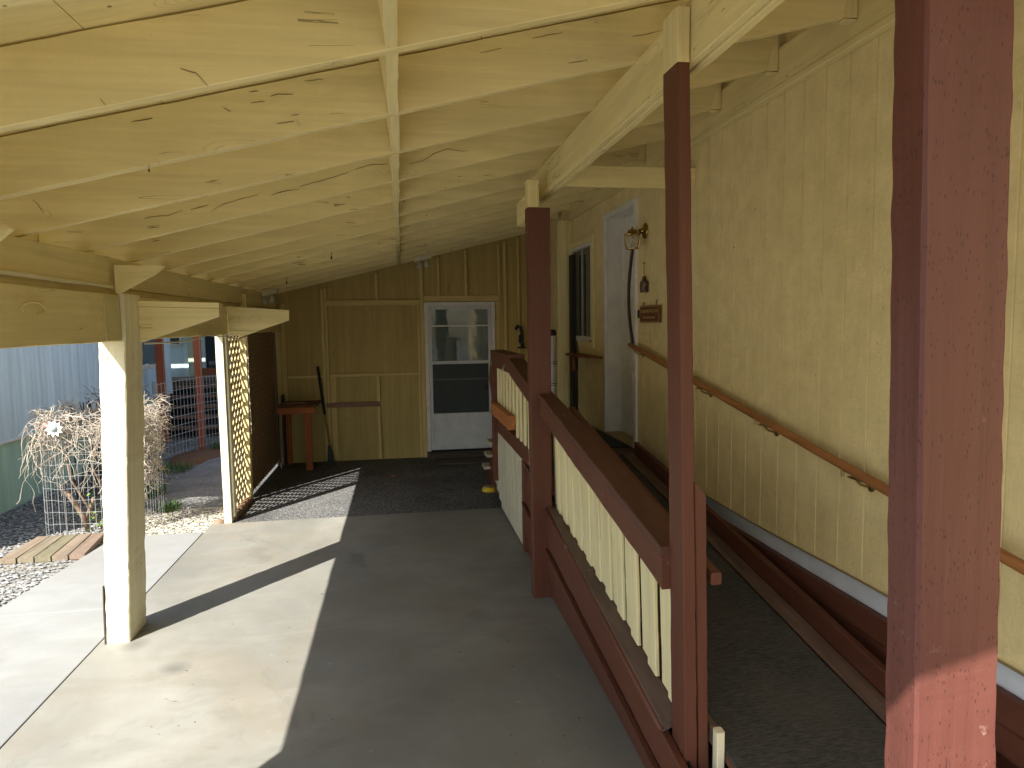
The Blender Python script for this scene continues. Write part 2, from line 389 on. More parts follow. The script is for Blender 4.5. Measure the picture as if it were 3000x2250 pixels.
# dirt mound and grass tufts beside the path
dm = MB()
for i in range(12):
    for k in range(6):
        pass
def mound(cx, cy, rx, ry, h, name, mat, label, cat):
    mb = MB(); nu, nv = 16, 5; vs = [(cx, cy, -.045 + h)]
    for j in range(1, nv + 1):
        for i in range(nu):
            a = 2 * math.pi * i / nu; t = j / nv; q = 1 + .25 * noise.noise(Vector((i * .8, j * .3, cx)))
            vs.append((cx + rx * t * q * math.cos(a), cy + ry * t * q * math.sin(a), -.045 + h * (1 - t * t) * (1 + .4 * noise.noise(Vector((i, j, 2)))) - (.02 if j == nv else 0)))
    fs = [(0, 1 + i, 1 + (i + 1) % nu) for i in range(nu)]
    for j in range(nv - 1):
        for i in range(nu):
            a = 1 + j * nu + i; b = 1 + j * nu + (i + 1) % nu; fs.append((a, a + nu, b + nu, b))
    return tag(mb.add(vs, fs).build(name, mat, smooth=True), label, cat)
mound(-3.0, 10.9, .45, .75, .07, 'soil_heap', plain('red_brown_soil', (.16, .075, .035), .95, nb=.5, ns=14), 'low heap of reddish brown soil left of the shaded path', 'soil')
def grass(cx, cy, r, n, h, label, seed):
    R = random.Random(seed); mb = MB()
    for _ in range(n):
        a = R.uniform(0, 6.28); d = r * math.sqrt(R.random()); x, y = cx + d * math.cos(a), cy + d * math.sin(a)
        la = R.uniform(0, 6.28); L = h * R.uniform(.5, 1.1); wd = .004; dx, dy = math.cos(la), math.sin(la)
        p = [(x, y, -.04), (x + dx * L * .25, y + dy * L * .25, -.04 + L * .6), (x + dx * L * .7, y + dy * L * .7, -.04 + L * .85)]
        px, py = -dy * wd, dx * wd
        mb.add([(p[0][0] - px, p[0][1] - py, p[0][2]), (p[0][0] + px, p[0][1] + py, p[0][2]), (p[1][0] + px, p[1][1] + py, p[1][2]), (p[1][0] - px, p[1][1] - py, p[1][2]), p[2]], [(0, 1, 2, 3), (3, 2, 4)])
    o = mb.build('grass', plain('fresh_grass', (.07, .14, .03), .6)); tag(o, label, 'grass', kind='stuff')
grass(-2.5, 7.75, .13, 170, .12, 'small bright grass tuft on the gravel by the path corner', 1)
grass(-2.95, 8.4, .22, 420, .20, 'grass growing behind the dried vine', 2)
grass(-2.75, 11.5, .25, 260, .22, 'weeds at the foot of the red neighbour post', 3)
grass(-3.1, 9.9, .25, 200, .14, 'grass around the grey fence pole', 4)

# ------------------------------------------------------------------ carport roof
ZB = lambda x: 2.72 + .24 * x
X0, X1, DEP = -1.90, 1.978, .212
RY = [-.09, .33, .95, 1.57, 2.2, 2.855, 3.49, 4.15, 4.83, 5.47, 6.08, 6.70, 7.33, 7.96, 8.6, 9.22, 9.84]
roof = thing('carport_roof', 'sloping yellow carport roof of open rafters under painted boards', 'roof', (0, 4.8, 2.3))
dk = MB()
ys = [-.14, 1.08, 2.30, 3.52, 4.74, 5.96, 7.18, 8.40, 9.98]; xs = [-1.95, -.85, .35, 1.3, 2.02]
for i in range(len(xs) - 1):
    for j in range(len(ys) - 1):
        a, b = xs[i] + .0015, xs[i + 1] - .0015; c, d = ys[j] + .002, ys[j + 1] - .002
        sh = .0
        dk.hexa([(a, c, ZB(a) + DEP + .007), (b, c, ZB(b) + DEP + .007), (b, d, ZB(b) + DEP + .007), (a, d, ZB(a) + DEP + .007)],
                [(a, c, ZB(a) + DEP + .018), (b, c, ZB(b) + DEP + .018), (b, d, ZB(b) + DEP + .018), (a, d, ZB(a) + DEP + .018)])
dk.build('roof_deck', yel('x', cracks=.5), roof)
MB().hexa([(-2.0, -.16, ZB(-2.0) + DEP + .022), (2.02, -.16, ZB(2.02) + DEP + .022), (2.02, 10.0, ZB(2.02) + DEP + .022), (-2.0, 10.0, ZB(-2.0) + DEP + .022)],
          [(-2.0, -.16, ZB(-2.0) + DEP + .05), (2.02, -.16, ZB(2.02) + DEP + .05), (2.02, 10.0, ZB(2.02) + DEP + .05), (-2.0, 10.0, ZB(-2.0) + DEP + .05)]).build('roof_covering', plain('grey_roofing', (.2, .2, .2), .9), roof)
for k, y in enumerate(RY):
    R = random.Random(k); t = .02; dy = R.uniform(-.006, .006); dz = R.uniform(-.004, .004)
    b = MB().beam([(X0, y - t, ZB(X0) + dz), (X0, y + t, ZB(X0) + dz), (X0, y + t, ZB(X0) + DEP), (X0, y - t, ZB(X0) + DEP)],
                  [(X1, y - t + dy, ZB(X1) + dz), (X1, y + t + dy, ZB(X1) + dz), (X1, y + t + dy, ZB(X1) + DEP), (X1, y - t + dy, ZB(X1) + DEP)], n=60, ch=.003, j=.0016, seed=k * 3.3)
    b.build('rafter', yel('x', cracks=1.0), roof)
    if k < len(RY) - 1:
        y2 = RY[k + 1]; xo = R.uniform(-.006, .006)
        za = 2.716 + R.uniform(0, .008); zt_ = 2.712 + DEP; MB().beam([(-.019 + xo, y + t + .002, za), (-.050 + xo, y + t + .002, zt_), (-.012 + xo, y + t + .002, zt_), (.020 + xo, y + t + .002, za)], [(-.019 + xo, y2 - t - .002, za), (-.050 + xo, y2 - t - .002, zt_), (-.012 + xo, y2 - t - .002, zt_), (.020 + xo, y2 - t - .002, za)], n=10, j=.0025, ch=.003).build('blocking', yel('y', cracks=1.0), roof)
    if k > 0:
        h = MB(); zz = ZB(1.955) - .002
        for s in (-1, 1):
            h.prism([(1.915, zz - .008), (1.976, zz - .004), (1.976, zz + .13), (1.945, zz + .12), (1.93, zz + .07)], 'y', y + dy + s * (t + .001), y + dy + s * (t + .004))
        h.box(1.915, 1.976, y + dy - t - .004, y + dy + t + .004, zz - .016, zz - .010)
        h.build('joist_hanger', yel('z', cracks=.6), roof)
MB().bb(-1.935, -1.903, -.14, 9.98, 2.215, 2.5, 'y', n=40).build('fascia', yel('y'), roof)
# ledger on the house with its lower trim strip
lg = MB().bb(1.98, 2.018, -.14, 8.0, 3.112, 3.30, 'y', n=40, j=.002)
lg.bb(1.972, 2.016, -.14, 8.0, 3.075, 3.11, 'y', n=40, j=.0015)
lg.build('ledger_board', yel('y', cracks=.7), roof)

# splits and scars that the photograph shows on single rafters
SPLITS = [
    (4.15, [(-1.363, 2.494), (-1.286, 2.51), (-1.248, 2.508), (-1.165, 2.541)]),
    (4.15, [(-1.121, 2.545), (-1.028, 2.57)]),
    (4.15, [(-1.015, 2.536), (-0.955, 2.574), (-0.856, 2.606), (-0.761, 2.629)]),
    (4.15, [(-0.691, 2.628), (-0.636, 2.649), (-0.54, 2.663)]),
    (4.15, [(-0.534, 2.68), (-0.391, 2.72), (-0.267, 2.761)]),
    (4.15, [(-0.225, 2.779), (-0.141, 2.807), (-0.037, 2.813)]),
    (4.15, [(0.079, 2.815), (0.159, 2.836), (0.229, 2.881), (0.305, 2.907), (0.367, 2.895), (0.416, 2.897)]),
    (2.855, [(-0.961, 2.66), (-0.928, 2.666), (-0.887, 2.675)]),
    (2.855, [(-0.462, 2.769), (-0.435, 2.777), (-0.38, 2.78)]),
    (2.855, [(-0.534, 2.743), (-0.483, 2.75)]),
    (2.855, [(-0.443, 2.668), (-0.377, 2.681)]),
    (2.855, [(-0.39, 2.702), (-0.359, 2.706)]),
    (2.855, [(-0.539, 2.783), (-0.505, 2.788)]),
    (2.855, [(-0.334, 2.83), (-0.265, 2.839)]),
    (2.855, [(-0.635, 2.721), (-0.609, 2.708)]),
    (2.855, [(0.344, 2.963), (0.384, 2.974), (0.429, 2.987)]),
    (2.855, [(0.701, 2.941), (0.745, 2.948), (0.782, 2.957)]),
    (2.855, [(0.553, 3.03), (0.617, 3.044), (0.681, 3.06)]),
    (2.855, [(0.971, 3.058), (1.028, 3.069), (1.094, 3.086)]),
    (2.2, [(-0.817, 2.547), (-0.802, 2.526)]),
    (2.2, [(-0.599, 2.635), (-0.557, 2.625), (-0.528, 2.59)]),
    (3.49, [(-1.609, 2.477), (-1.588, 2.457), (-1.567, 2.42)]),
]
def split(mb, y, pts, w_):
    k = RY.index(y); dy = random.Random(k).uniform(-.006, .006)
    n = max(4, int(sum(math.dist(a, b) for a, b in zip(pts[:-1], pts[1:])) / .02)); P = []
    for i in range(n + 1):
        u = i / n * (len(pts) - 1); a = int(min(u, len(pts) - 2)); f = u - a
        x = pts[a][0] * (1 - f) + pts[a + 1][0] * f; z = pts[a][1] * (1 - f) + pts[a + 1][1] * f
        z += .0035 * noise.noise(Vector((x * 40, y, 3)))
        hw = w_ * (.35 + .65 * math.sin(math.pi * i / n)) * (.7 + .8 * abs(noise.noise(Vector((x * 60, z * 60, 1)))))
        P.append((x, y - .0212 + dy * (x - X0) / (X1 - X0), z, hw))
    for a, b in zip(P[:-1], P[1:]):
        mb.hexa([(a[0], a[1] - .0015, a[2] - a[3]), (a[0], a[1] + .004, a[2] - a[3]), (a[0], a[1] + .004, a[2] + a[3]), (a[0], a[1] - .0015, a[2] + a[3])],
                [(b[0], b[1] - .0015, b[2] - b[3]), (b[0], b[1] + .004, b[2] - b[3]), (b[0], b[1] + .004, b[2] + b[3]), (b[0], b[1] - .0015, b[2] + b[3])])
SPM = plain('dark_open_split', (.24, .18, .085), .9, tone=.5)
for y_, p_ in SPLITS:
    sb = MB(); split(sb, y_, p_, .0018 if y_ > 3 else .0014); sb.build('wood_split', SPM, roof)

# ------------------------------------------------------------------ eave beam (lower header and upper plate)
def beam_thing(name, label, parts, cat='beam', loc=None):
    t = thing(name, label, cat, loc or (0, 0, 2)); 
    for nm, mb, mt in parts: mb.build(nm, mt, t)
    return t
eb = thing('eave_beam', 'long yellow beam under the low edge of the carport roof', 'beam', (-1.67, 5, 1.82))
for a, b in ((1.30, 4.375), (4.667, 6.945), (7.045, 9.88)):
    MB().bb(-1.727, -1.612, a, b, 1.823, 2.092, 'y', n=24, j=.002).build('header', yel('y', cracks=.8), eb)
for a, b in ((1.30, 4.375), (4.38, 9.88)):
    MB().bb(-1.727, -1.640, a, b, 2.136, 2.306, 'y', n=24, j=.0035).build('top_plate', yel('y', cracks=.8), eb)
MB().box(-1.72, -1.665, 1.3, 9.88, 2.094, 2.134).build('light_stop_strip', yel('y'), eb)  # added strip, stops light leaking between header and top plate
MB().bb(-1.638, -1.622, 1.3, 4.36, 2.128, 2.148, 'y', n=20, j=.004).build('trim_strip', plain('pale_painted_strip', (.74, .68, .46), .5), eb)
st = MB()
st.box(-1.611, -1.606, 4.16, 4.37, 1.83, 2.085)
for i in range(7): st.box(-1.606, -1.603, 4.20 + .02 * (i % 3), 4.21 + .02 * (i % 3), 1.86 + i * .032, 1.868 + i * .032)
st.build('strap_plate', plain('painted_metal_strap', (.60, .52, .25), .5, nb=.5, ns=60), eb)
MB().bb(-1.66, -1.60, 7.74, 7.80, 2.09, 2.24, 'z', n=3).build('block', yel('z'), eb)

def hook(name, x, y, z, r, label, mat=BLACK):
    pts = [(x, y, z + .05)] + [(x + r * math.sin(a), y, z + .01 - r * (1 - math.cos(a)) + r) for a in [i * .45 for i in range(0, 12)]]
    tag(MB().tube(pts, .0035, 6).build(name, mat, smooth=True), label, 'hook')

# ------------------------------------------------------------------ posts
def post(name, bot, top, label, mat, n=40, j=.003, ch=.006, group=None):
    """bot, top: (x0, x1, y0, y1, z)"""
    q = lambda p: [(p[0], p[2], p[4]), (p[1], p[2], p[4]), (p[1], p[3], p[4]), (p[0], p[3], p[4])]
    t = thing(name, label, 'post', ((bot[0] + bot[1]) / 2, (bot[2] + bot[3]) / 2, bot[4]), group)
    o = MB().beam(q(bot), q(top), n=n, j=j, ch=ch).build('shaft', mat, t)
    return t
YP = wood(YEL_SUN, 'z', 'butter_yellow_painted_wood', cracks=.7)
p1 = post('support_post', (-1.805, -1.672, 4.38, 4.66, 0), (-1.737, -1.590, 4.38, 4.66, 1.822), 'thick pale yellow post at the left edge of the slab, sunlit down its front', YP, j=.004)
MB().prism([(-1.812, .0), (-1.803, .0), (-1.801, .12), (-1.799, .33), (-1.802, .36), (-1.808, .2)], 'y', 4.374, 4.40).build('rot_split', plain('dark_rot', (.05, .04, .03), .9), p1)
MB().bb(-1.737, -1.612, 4.38, 4.66, 1.822, 2.094, 'z', n=6).build('head', YP, p1)
MB().bb(-1.612, -1.588, 4.382, 4.655, 1.822, 2.10, 'z', n=6).build('side_plate', YP, p1)
post('support_post', (-1.735, -1.60, 1.34, 1.61, 0), (-1.73, -1.60, 1.34, 1.61, 1.822), 'yellow eave post nearest the driveway, whose shadow crosses the near edge of the slab', YP)
rp = post('support_post', (.958, 1.134, 1.10, 1.188, 0), (.885, 1.058, 1.10, 1.186, 2.90), 'big close red post filling the right side, its foot in the sun', wood((.120, .042, .033), 'z', 'barn_red_painted_wood', cracks=.01, dark=(.035, .014, .012), rough=.42, pits=True, scuff=.55, grain=.5), n=150, j=.0015, ch=.006)
p2 = thing('support_post', 'red post standing on the slab at the upper end of the sloping rail', 'post', (.92, 4.6, 0))
MB().beam([(.862, 4.565, 0), (.992, 4.565, 0), (.992, 4.66, 0), (.862, 4.66, 0)], [(.847, 4.57, 2.652), (1.0, 4.57, 2.652), (1.0, 4.66, 2.652), (.847, 4.66, 2.652)], n=40, j=.002).build('shaft', red('z'), p2)
MB().bb(.850, .928, 4.572, 4.658, 2.654, 2.83, 'z', n=5, j=.003).build('notched_top', yel('z', cracks=1.4), p2)
p3 = thing('support_post', 'slender red post in the middle with a bare yellow top against the beam', 'post', (.95, 2.36, 0))
MB().beam([(.9996, 2.30, 0), (1.047, 2.30, 0), (1.047, 2.43, 0), (.9996, 2.43, 0)], [(.946, 2.30, 2.765), (.991, 2.30, 2.765), (.991, 2.43, 2.765), (.946, 2.43, 2.765)], n=50, j=.0015).build('shaft', red('z', scuff=.3), p3)
MB().beam([(.946, 2.30, 2.766), (.991, 2.30, 2.766), (.991, 2.43, 2.766), (.946, 2.43, 2.766)], [(.944, 2.30, 2.945), (.990, 2.30, 2.945), (.990, 2.43, 2.945), (.944, 2.43, 2.945)], n=4).build('unpainted_top', yel('z'), p3)
MB().beam([(1.053, 2.305, 0.1), (1.092, 2.305, 0.1), (1.092, 2.40, 0.1), (1.053, 2.40, 0.1)], [(1.022, 2.305, 1.325), (1.067, 2.305, 1.272), (1.067, 2.40, 1.272), (1.022, 2.40, 1.325)], n=24, j=.0015).build('sister_board', red('z'), p3)

# inner beam over the ramp rail
ib = thing('inner_beam', 'two ply yellow beam carrying the rafters above the ramp railing', 'beam', (1, 2.5, 2.74))
MB().bb(.994, 1.026, -.14, 5.25, 2.766, 2.972, 'y', n=50, j=.002).build('ply', yel('y', cracks=.9), ib)
MB().bb(1.028, 1.061, -.14, 5.25, 2.760, 2.976, 'y', n=50, j=.002).build('ply', yel('y', cracks=.9), ib)
tag(MB().bb(.85, .925, 4.664, 5.0, 2.585, 2.748, 'y', n=6).build('beam_block', yel('y')), 'short yellow beam stub behind the top of the far red post', 'beam')
tag(MB().bb(1.064, 2.018, 4.58, 4.62, 2.795, 2.932, 'x', n=20, j=.003).build('tie_beam', yel('x', cracks=.7)), 'level yellow board tying the far red post to the house wall', 'beam')

# knee brackets
kb = thing('knee_bracket', 'tapered yellow bracket arm on the thick left post', 'bracket', (-1.59, 4.66, 1.82))
MB().prism([(-1.586, 2.028), (-1.115, 2.012), (-1.116, 1.965), (-1.586, 1.81)], 'y', 4.60, 4.66).build('arm', yel('x', cracks=1.6, grain=.7), kb)
MB().prism([(-1.586, 2.065), (-1.115, 2.048), (-1.115, 2.015), (-1.586, 2.031)], 'y', 4.60, 4.66).build('top_strip', yel('x', cracks=1.2), kb)
kb2 = thing('knee_bracket', 'longer tapered yellow bracket arm beside the lattice screen', 'bracket', (-1.66, 7, 1.8))
MB().prism([(-1.608, 2.09), (-1.048, 2.048), (-1.052, 1.950), (-1.342, 1.855), (-1.608, 1.862)], 'y', 6.95, 7.0).build('arm', yel('x', cracks=1.6, grain=.7), kb2)
MB().prism([(-1.608, 1.859), (-1.346, 1.852), (-1.44, 1.818), (-1.608, 1.808)], 'y', 6.952, 6.998).build('bottom_strip', yel('x', cracks=1.0), kb2)
for y, lab in ((4.36, 'small triangular yellow gusset on top of the thick left post'), (2.742, 'small triangular yellow gusset cut by the left edge of the photo')):
    tag(MB().prism([(-1.612, 2.262), (-1.345, 2.255), (-1.39, 2.215), (-1.60, 2.098), (-1.612, 2.10)], 'y', y - .02, y + .018).build('gusset', yel('x')), lab, 'gusset')
# curled wire hooks on the brackets and cords
for x, y, z, lab in ((-1.33, 6.94, 1.975, 'open wire hook near the middle of the far bracket arm'), (-1.52, 6.94, 1.955, 'open wire hook near the wall end of the far bracket arm')):
    pts = [(x - .09, y, z - .02), (x - .04, y, z + .02), (x, y, z + .022)] + [(x + .022 * math.sin(a), y, z + .022 * math.cos(a)) for a in (.5, 1, 1.6, 2.2, 2.8, 3.4, 4)]
    tag(MB().tube(pts, .0028, 5).build('wire_hook', yel('z'), smooth=True), lab, 'hook')
tag(MB().tube([(-1.605, 3.40 + .055 * math.cos(a) * 1.8, 1.99 + .03 * math.sin(a)) for a in [i * .4 for i in range(-3, 10)]], .004, 6).build('wire_hook', yel('y'), smooth=True), 'curled hook on the beam face at the left edge', 'hook')
wire = [(-1.60, 4.72, 1.80), (-1.56, 5.2, 1.795), (-1.58, 5.6, 1.80), (-1.60, 6.2, 1.83), (-1.600, 6.9, 1.80), (-1.597, 6.98, 1.79), (-1.60, 7.3, 1.775), (-1.605, 7.7, 1.80)]
tag(MB().tube(wire, .006, 5).build('string_cord', plain('white_cord', (.62, .58, .46), .6), smooth=True), 'thin white cord sagging under the beam behind the bracket', 'cord')
ln = thing('dangling_cord', 'thin white cord hanging down beside the lattice screen', 'cord', (-1.6, 7.79, 0))
pts = [(-1.605, 7.72 + .012 * math.sin(z * 9), z) for z in [1.82 - i * .06 for i in range(19)]]
MB().tube(pts, .005, 5).build('cord', plain('white_cord', (.62, .58, .46), .6), ln, smooth=True)

# ------------------------------------------------------------------ lattice screen
ls = thing('lattice_screen', 'lattice side screen with yellow frame, the sun shining through', 'screen', (-1.68, 8.4, 0))
def strips(x, t, y0, y1, z0, z1, pitch, wd, sgn, mb):
    d = pitch * math.sqrt(2); c = y0 - (z1 - z0); 
    while c < y1 + (z1 - z0):
        # centre line y = c + sgn*(z - z0) shifted
        def clip(off):
            pts = []
            for z in (z0, z1): pts.append((c + off + (z - z0) if sgn > 0 else c + off + (z1 - z), z))
            (ya, za), (yb, zb) = pts
            if ya > yb: ya, za, yb, zb = yb, zb, ya, za
            if yb <= y0 or ya >= y1: return None
            k = (zb - za) / (yb - ya)
            if ya < y0: za += k * (y0 - ya); ya = y0
            if yb > y1: zb -= k * (yb - y1); yb = y1
            return (ya, za), (yb, zb)
        h = wd * math.sqrt(2) / 2
        a = clip(-h); b = clip(h)
        if a and b:
            mb.hexa([(x, *a[0]), (x + t, *a[0]), (x + t, *b[0]), (x, *b[0])], [(x, *a[1]), (x + t, *a[1]), (x + t, *b[1]), (x, *b[1])])
        c += d
LATM = wood((.42, .30, .15), 'z', 'weathered_yellow_lattice', cracks=0, knots=False, tone=.2)
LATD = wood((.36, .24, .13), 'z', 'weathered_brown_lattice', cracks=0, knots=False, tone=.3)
mb = MB(); strips(-1.700, .009, 7.09, 7.78, .07, 1.80, .100, .032, 1, mb); strips(-1.690, .009, 7.09, 7.78, .07, 1.80, .100, .032, -1, mb); mb.build('lattice_panel', wood((.66, .54, .28), 'z', 'yellow_lattice', cracks=0, knots=False), ls)
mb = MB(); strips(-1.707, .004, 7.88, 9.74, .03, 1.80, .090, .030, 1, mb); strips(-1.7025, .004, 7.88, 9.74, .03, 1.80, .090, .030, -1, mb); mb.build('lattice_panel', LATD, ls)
MB().box(-1.722, -1.712, 7.88, 9.86, .028, 1.82).build('backing_board', wood((.30, .19, .095), 'z', 'stained_plywood', cracks=.3, tone=.35), ls)
MB().bb(-1.735, -1.665, 6.95, 7.04, 0, 1.822, 'z', n=30).build('post', YP, ls)
MB().bb(-1.660, -1.640, 6.985, 7.08, .05, 1.815, 'z', n=20).build('frame_board', YP, ls)
MB().bb(-1.706, -1.668, 7.042, 7.088, .05, 1.815, 'z', n=20).build('frame_board', YP, ls)
MB().beam([(-1.706, 7.785, 0), (-1.650, 7.785, 0), (-1.650, 7.875, 0), (-1.706, 7.875, 0)], [(-1.690, 7.785, 1.815), (-1.626, 7.785, 1.815), (-1.626, 7.875, 1.815), (-1.690, 7.875, 1.815)], n=20).build('post', yel('z'), ls)
MB().bb(-1.706, -1.668, 9.745, 9.80, .0, 1.815, 'z', n=20).build('frame_board', wood((.20, .12, .065), 'z', 'weathered_brown_lattice'), ls)
MB().bb(-1.710, -1.640, 7.04, 7.78, -.01, .055, 'y', n=8, j=.006).build('base_board', wood((.28, .17, .10), 'y', 'rotting_wood', cracks=1.2, tone=.4), ls)
tag(mound(-1.79, 6.98, .08, .10, .085, 'stone', plain('brown_rock', (.22, .15, .10), .9, nb=.5, ns=20), 'brown stone at the foot of the lattice screen post', 'stone'))
tag(MB().box(-1.60, -1.575, 9.60, 9.76, .02, .97).build('black_strip', BLACK), 'tall dark narrow panel standing in the corner behind the work table', 'board')
tag(MB().tube([(-1.612, 9.50, 0), (-1.612, 9.50, 1.0)], .009, 6).build('metal_rod', STEEL), 'thin metal rod upright at the corner of the work table', 'rod')

# ------------------------------------------------------------------ back wall
bw = thing('back_wall', 'yellow stud framed plywood wall closing the far end of the carport', 'wall', (0, 9.9, 0))
BWY = wood((.46, .35, .12), 'z', 'shaded_yellow_plywood', cracks=.7, tone=.22)  # wall's dimness and the shade between studs put into a darker yellow
BWX = wood((.62, .48, .19), 'x', 'shaded_yellow_framing', cracks=.5, tone=.2); BWZ = wood((.62, .48, .19), 'z', 'shaded_yellow_framing', cracks=.5, tone=.2)  # same yellow, less darkened for shade so the studs stand out
def roofz(x): return ZB(x) + DEP
sh = MB()
sh.prism([(-1.72, -.02), (.335, -.02), (.335, roofz(.335)), (-1.72, roofz(-1.72))], 'y', 9.90, 9.93)
sh.prism([(.335, 2.197), (1.339, 2.197), (1.339, roofz(1.339)), (.335, roofz(.335))], 'y', 9.90, 9.93)
sh.prism([(1.339, -.02), (2.02, -.02), (2.02, roofz(2.02)), (1.339, roofz(1.339))], 'y', 9.90, 9.93)
sh.build('sheathing', BWY, bw)
def stud(x0, x1, z0, z1, y=9.852, nm='stud', mt=None):
    MB().bb(x0, x1, y, 9.899, z0, z1, 'z' if z1 - z0 > x1 - x0 else 'x', n=12, j=.002, ch=.003).build(nm, mt or (BWZ if z1 - z0 > x1 - x0 else BWX), bw)
stud(-1.60, -1.545, .01, 2.20); stud(-1.068, -1.026, .01, 2.38); stud(-1.022, -.981, .01, 2.158); stud(-1.022, -.985, 2.238, 2.40)
stud(-.978, -.90, .76, 1.18, 9.882); stud(-.978, -.90, .02, .752, 9.882)
stud(-.326, -.290, 2.238, 2.60); stud(.24, .276, .0, 2.155, 9.878); stud(.28, .335, 0, 2.74)
stud(-1.018, .278, 2.160, 2.235, 9.858, 'rail'); stud(-.978, .238, 1.183, 1.222, 9.862, 'rail'); stud(-1.543, -1.07, 1.176, 1.214, 9.862, 'rail')
stud(-.345, -.302, .01, .752); stud(-.345, -.302, .824, 1.18); stud(-1.04, -.32, .757, .820, 9.850, 'rail', wood((.26, .145, .10), 'x', 'bare_mauve_lumber', cracks=.5, tone=.35))
stud(.337, 1.40, 2.203, 2.289, 9.878, 'header', BWX)
stud(.531, .565, 2.292, 2.82); stud(.915, .95, 2.292, 2.92); stud(1.345, 1.40, .02, 2.20, 9.882); stud(1.385, 1.42, 2.292, 3.0)
stud(1.47, 1.51, .8, 3.05); stud(1.665, 1.70, .8, 3.1); stud(1.50, 1.52, .8, 1.45, 9.85)
# notch of the wall bottom is dark and ragged
# storm door
sd = thing('storm_door', 'white aluminium storm door with glass above a solid kick panel', 'door', (.83, 9.88, .083))
fr = MB()
fr.box(.338, .392, 9.84, 9.899, .083, 2.196); fr.box(1.282, 1.337, 9.84, 9.899, .083, 2.196); fr.box(.393, 1.281, 9.84, 9.899, 2.145, 2.196)
fr.build('door_frame', WHITE, sd, bev=.003)
lf = MB()
lf.box(.395, .438, 9.852, 9.888, .10, 2.140); lf.box(1.236, 1.279, 9.852, 9.888, .10, 2.140); lf.box(.439, 1.235, 9.852, 9.888, 2.095, 2.140)
lf.box(.439, 1.235, 9.852, 9.888, .585, .622); lf.box(.439, 1.235, 9.846, 9.888, 1.325, 1.368); lf.box(.439, 1.235, 9.862, 9.888, .10, .584); lf.box(.439, 1.235, 9.854, 9.861, .10, .16)
lf.build('door_leaf', plain('white_aluminium', (.55, .57, .57), .45), sd, bev=.002)
MB().box(.439, 1.235, 9.868, 9.871, 1.369, 2.094).build('glass_pane', glass_mat('door_glass', (.10, .14, .13), .03, .5), sd)
MB().box(.439, 1.235, 9.868, 9.871, .623, 1.324).build('insect_screen', plain('dark_mesh_screen', (.03, .04, .04), .6), sd)
MB().box(.439, 1.235, 9.858, 9.866, 1.855, 1.875).build('sash_bar', WHITE, sd)
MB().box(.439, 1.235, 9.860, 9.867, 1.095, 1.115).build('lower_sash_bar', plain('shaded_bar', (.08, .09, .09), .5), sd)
hd = MB(); hd.tube([(1.20, 9.852, .975), (1.20, 9.80, .975), (1.15, 9.79, .97)], .009, 8); hd.box(1.185, 1.215, 9.845, 9.852, .93, 1.02); hd.build('handle', BLACK, sd)
inn = MB(); inn.box(.40, 1.27, 10.05, 10.09, .1, 2.15)
for x in (.47, .85):
    for z0, z1 in ((.2, .9), (1.0, 1.6), (1.7, 2.0)): inn.box(x, x + .34, 10.042, 10.05, z0, z1)
inn.build('inner_door', plain('grey_green_door', (.46, .52, .46), .5), sd, bev=.004)
MB().box(.25, 1.42, 10.2, 10.22, 0, 2.4).build('unlit_room_sheet', plain('dark_interior', (.03, .03, .03), .9), sd)  # dark sheet stands in for the unlit room behind the door
ds = thing('door_step', 'low brown wooden steps below the storm door', 'step', (.85, 9.5, 0))
DKW = wood((.06, .045, .03), 'x', 'dark_worn_wood', cracks=.3, tone=.3)
MB().bb(.36, 1.40, 9.55, 9.84, 0.0, .078, 'x', n=8).build('tread', DKW, ds); MB().bb(.42, 1.25, 9.20, 9.54, 0, .035, 'x', n=8).build('tread', DKW, ds)

# black hanging thing on the back wall
bh = thing('wall_bracket', 'black curved handle shaped thing hanging on the yellow back wall', 'bracket', (1.7, 9.86, 1.53))
MB().tube([(1.63, 9.83, 1.80), (1.66, 9.83, 1.845), (1.70, 9.83, 1.83), (1.72, 9.83, 1.76), (1.725, 9.83, 1.68), (1.72, 9.83, 1.62), (1.735, 9.83, 1.55)], .024, 8).build('grip', BLACK, bh, smooth=True)
MB().box(1.665, 1.775, 9.80, 9.895, 1.525, 1.55).build('foot', BLACK, bh)
MB().box(1.675, 1.70, 9.82, 9.84, 1.60, 1.72).build('trigger', BLACK, bh)

# floodlights under the rafters
for x, y, lab in ((.32, 9.30, 'white twin floodlight under the rafters near the middle'), (-1.58, 8.9, 'twin floodlight with clear bulbs low in the left corner under the rafters')):
    z = ZB(x) - .008
    t = thing('floodlight', lab, 'light', (x, y, z), 'floodlights under the carport roof')
    MB().hexa([(x - .11, y - .05, z - .06 - .026), (x + .11, y - .05, z - .06 + .026), (x + .11, y + .05, z - .06 + .026), (x - .11, y + .05, z - .06 - .026)],
              [(x - .11, y - .05, z - .028), (x + .11, y - .05, z + .024), (x + .11, y + .05, z + .024), (x - .11, y + .05, z - .028)]).build('housing', plain('cream_plastic', (.62, .58, .42), .5), t)
    for s in (-1, 1):
        MB().lathe([(.012, 0), (.018, -.02), (.032, -.05), (.034, -.07), (.022, -.09), (.004, -.096)], (x + s * .045, y - .02, z - .07 + s * .01), 'z', 14).build('bulb', plain('clear_bulb', (.5, .5, .48), .1), t, smooth=True)
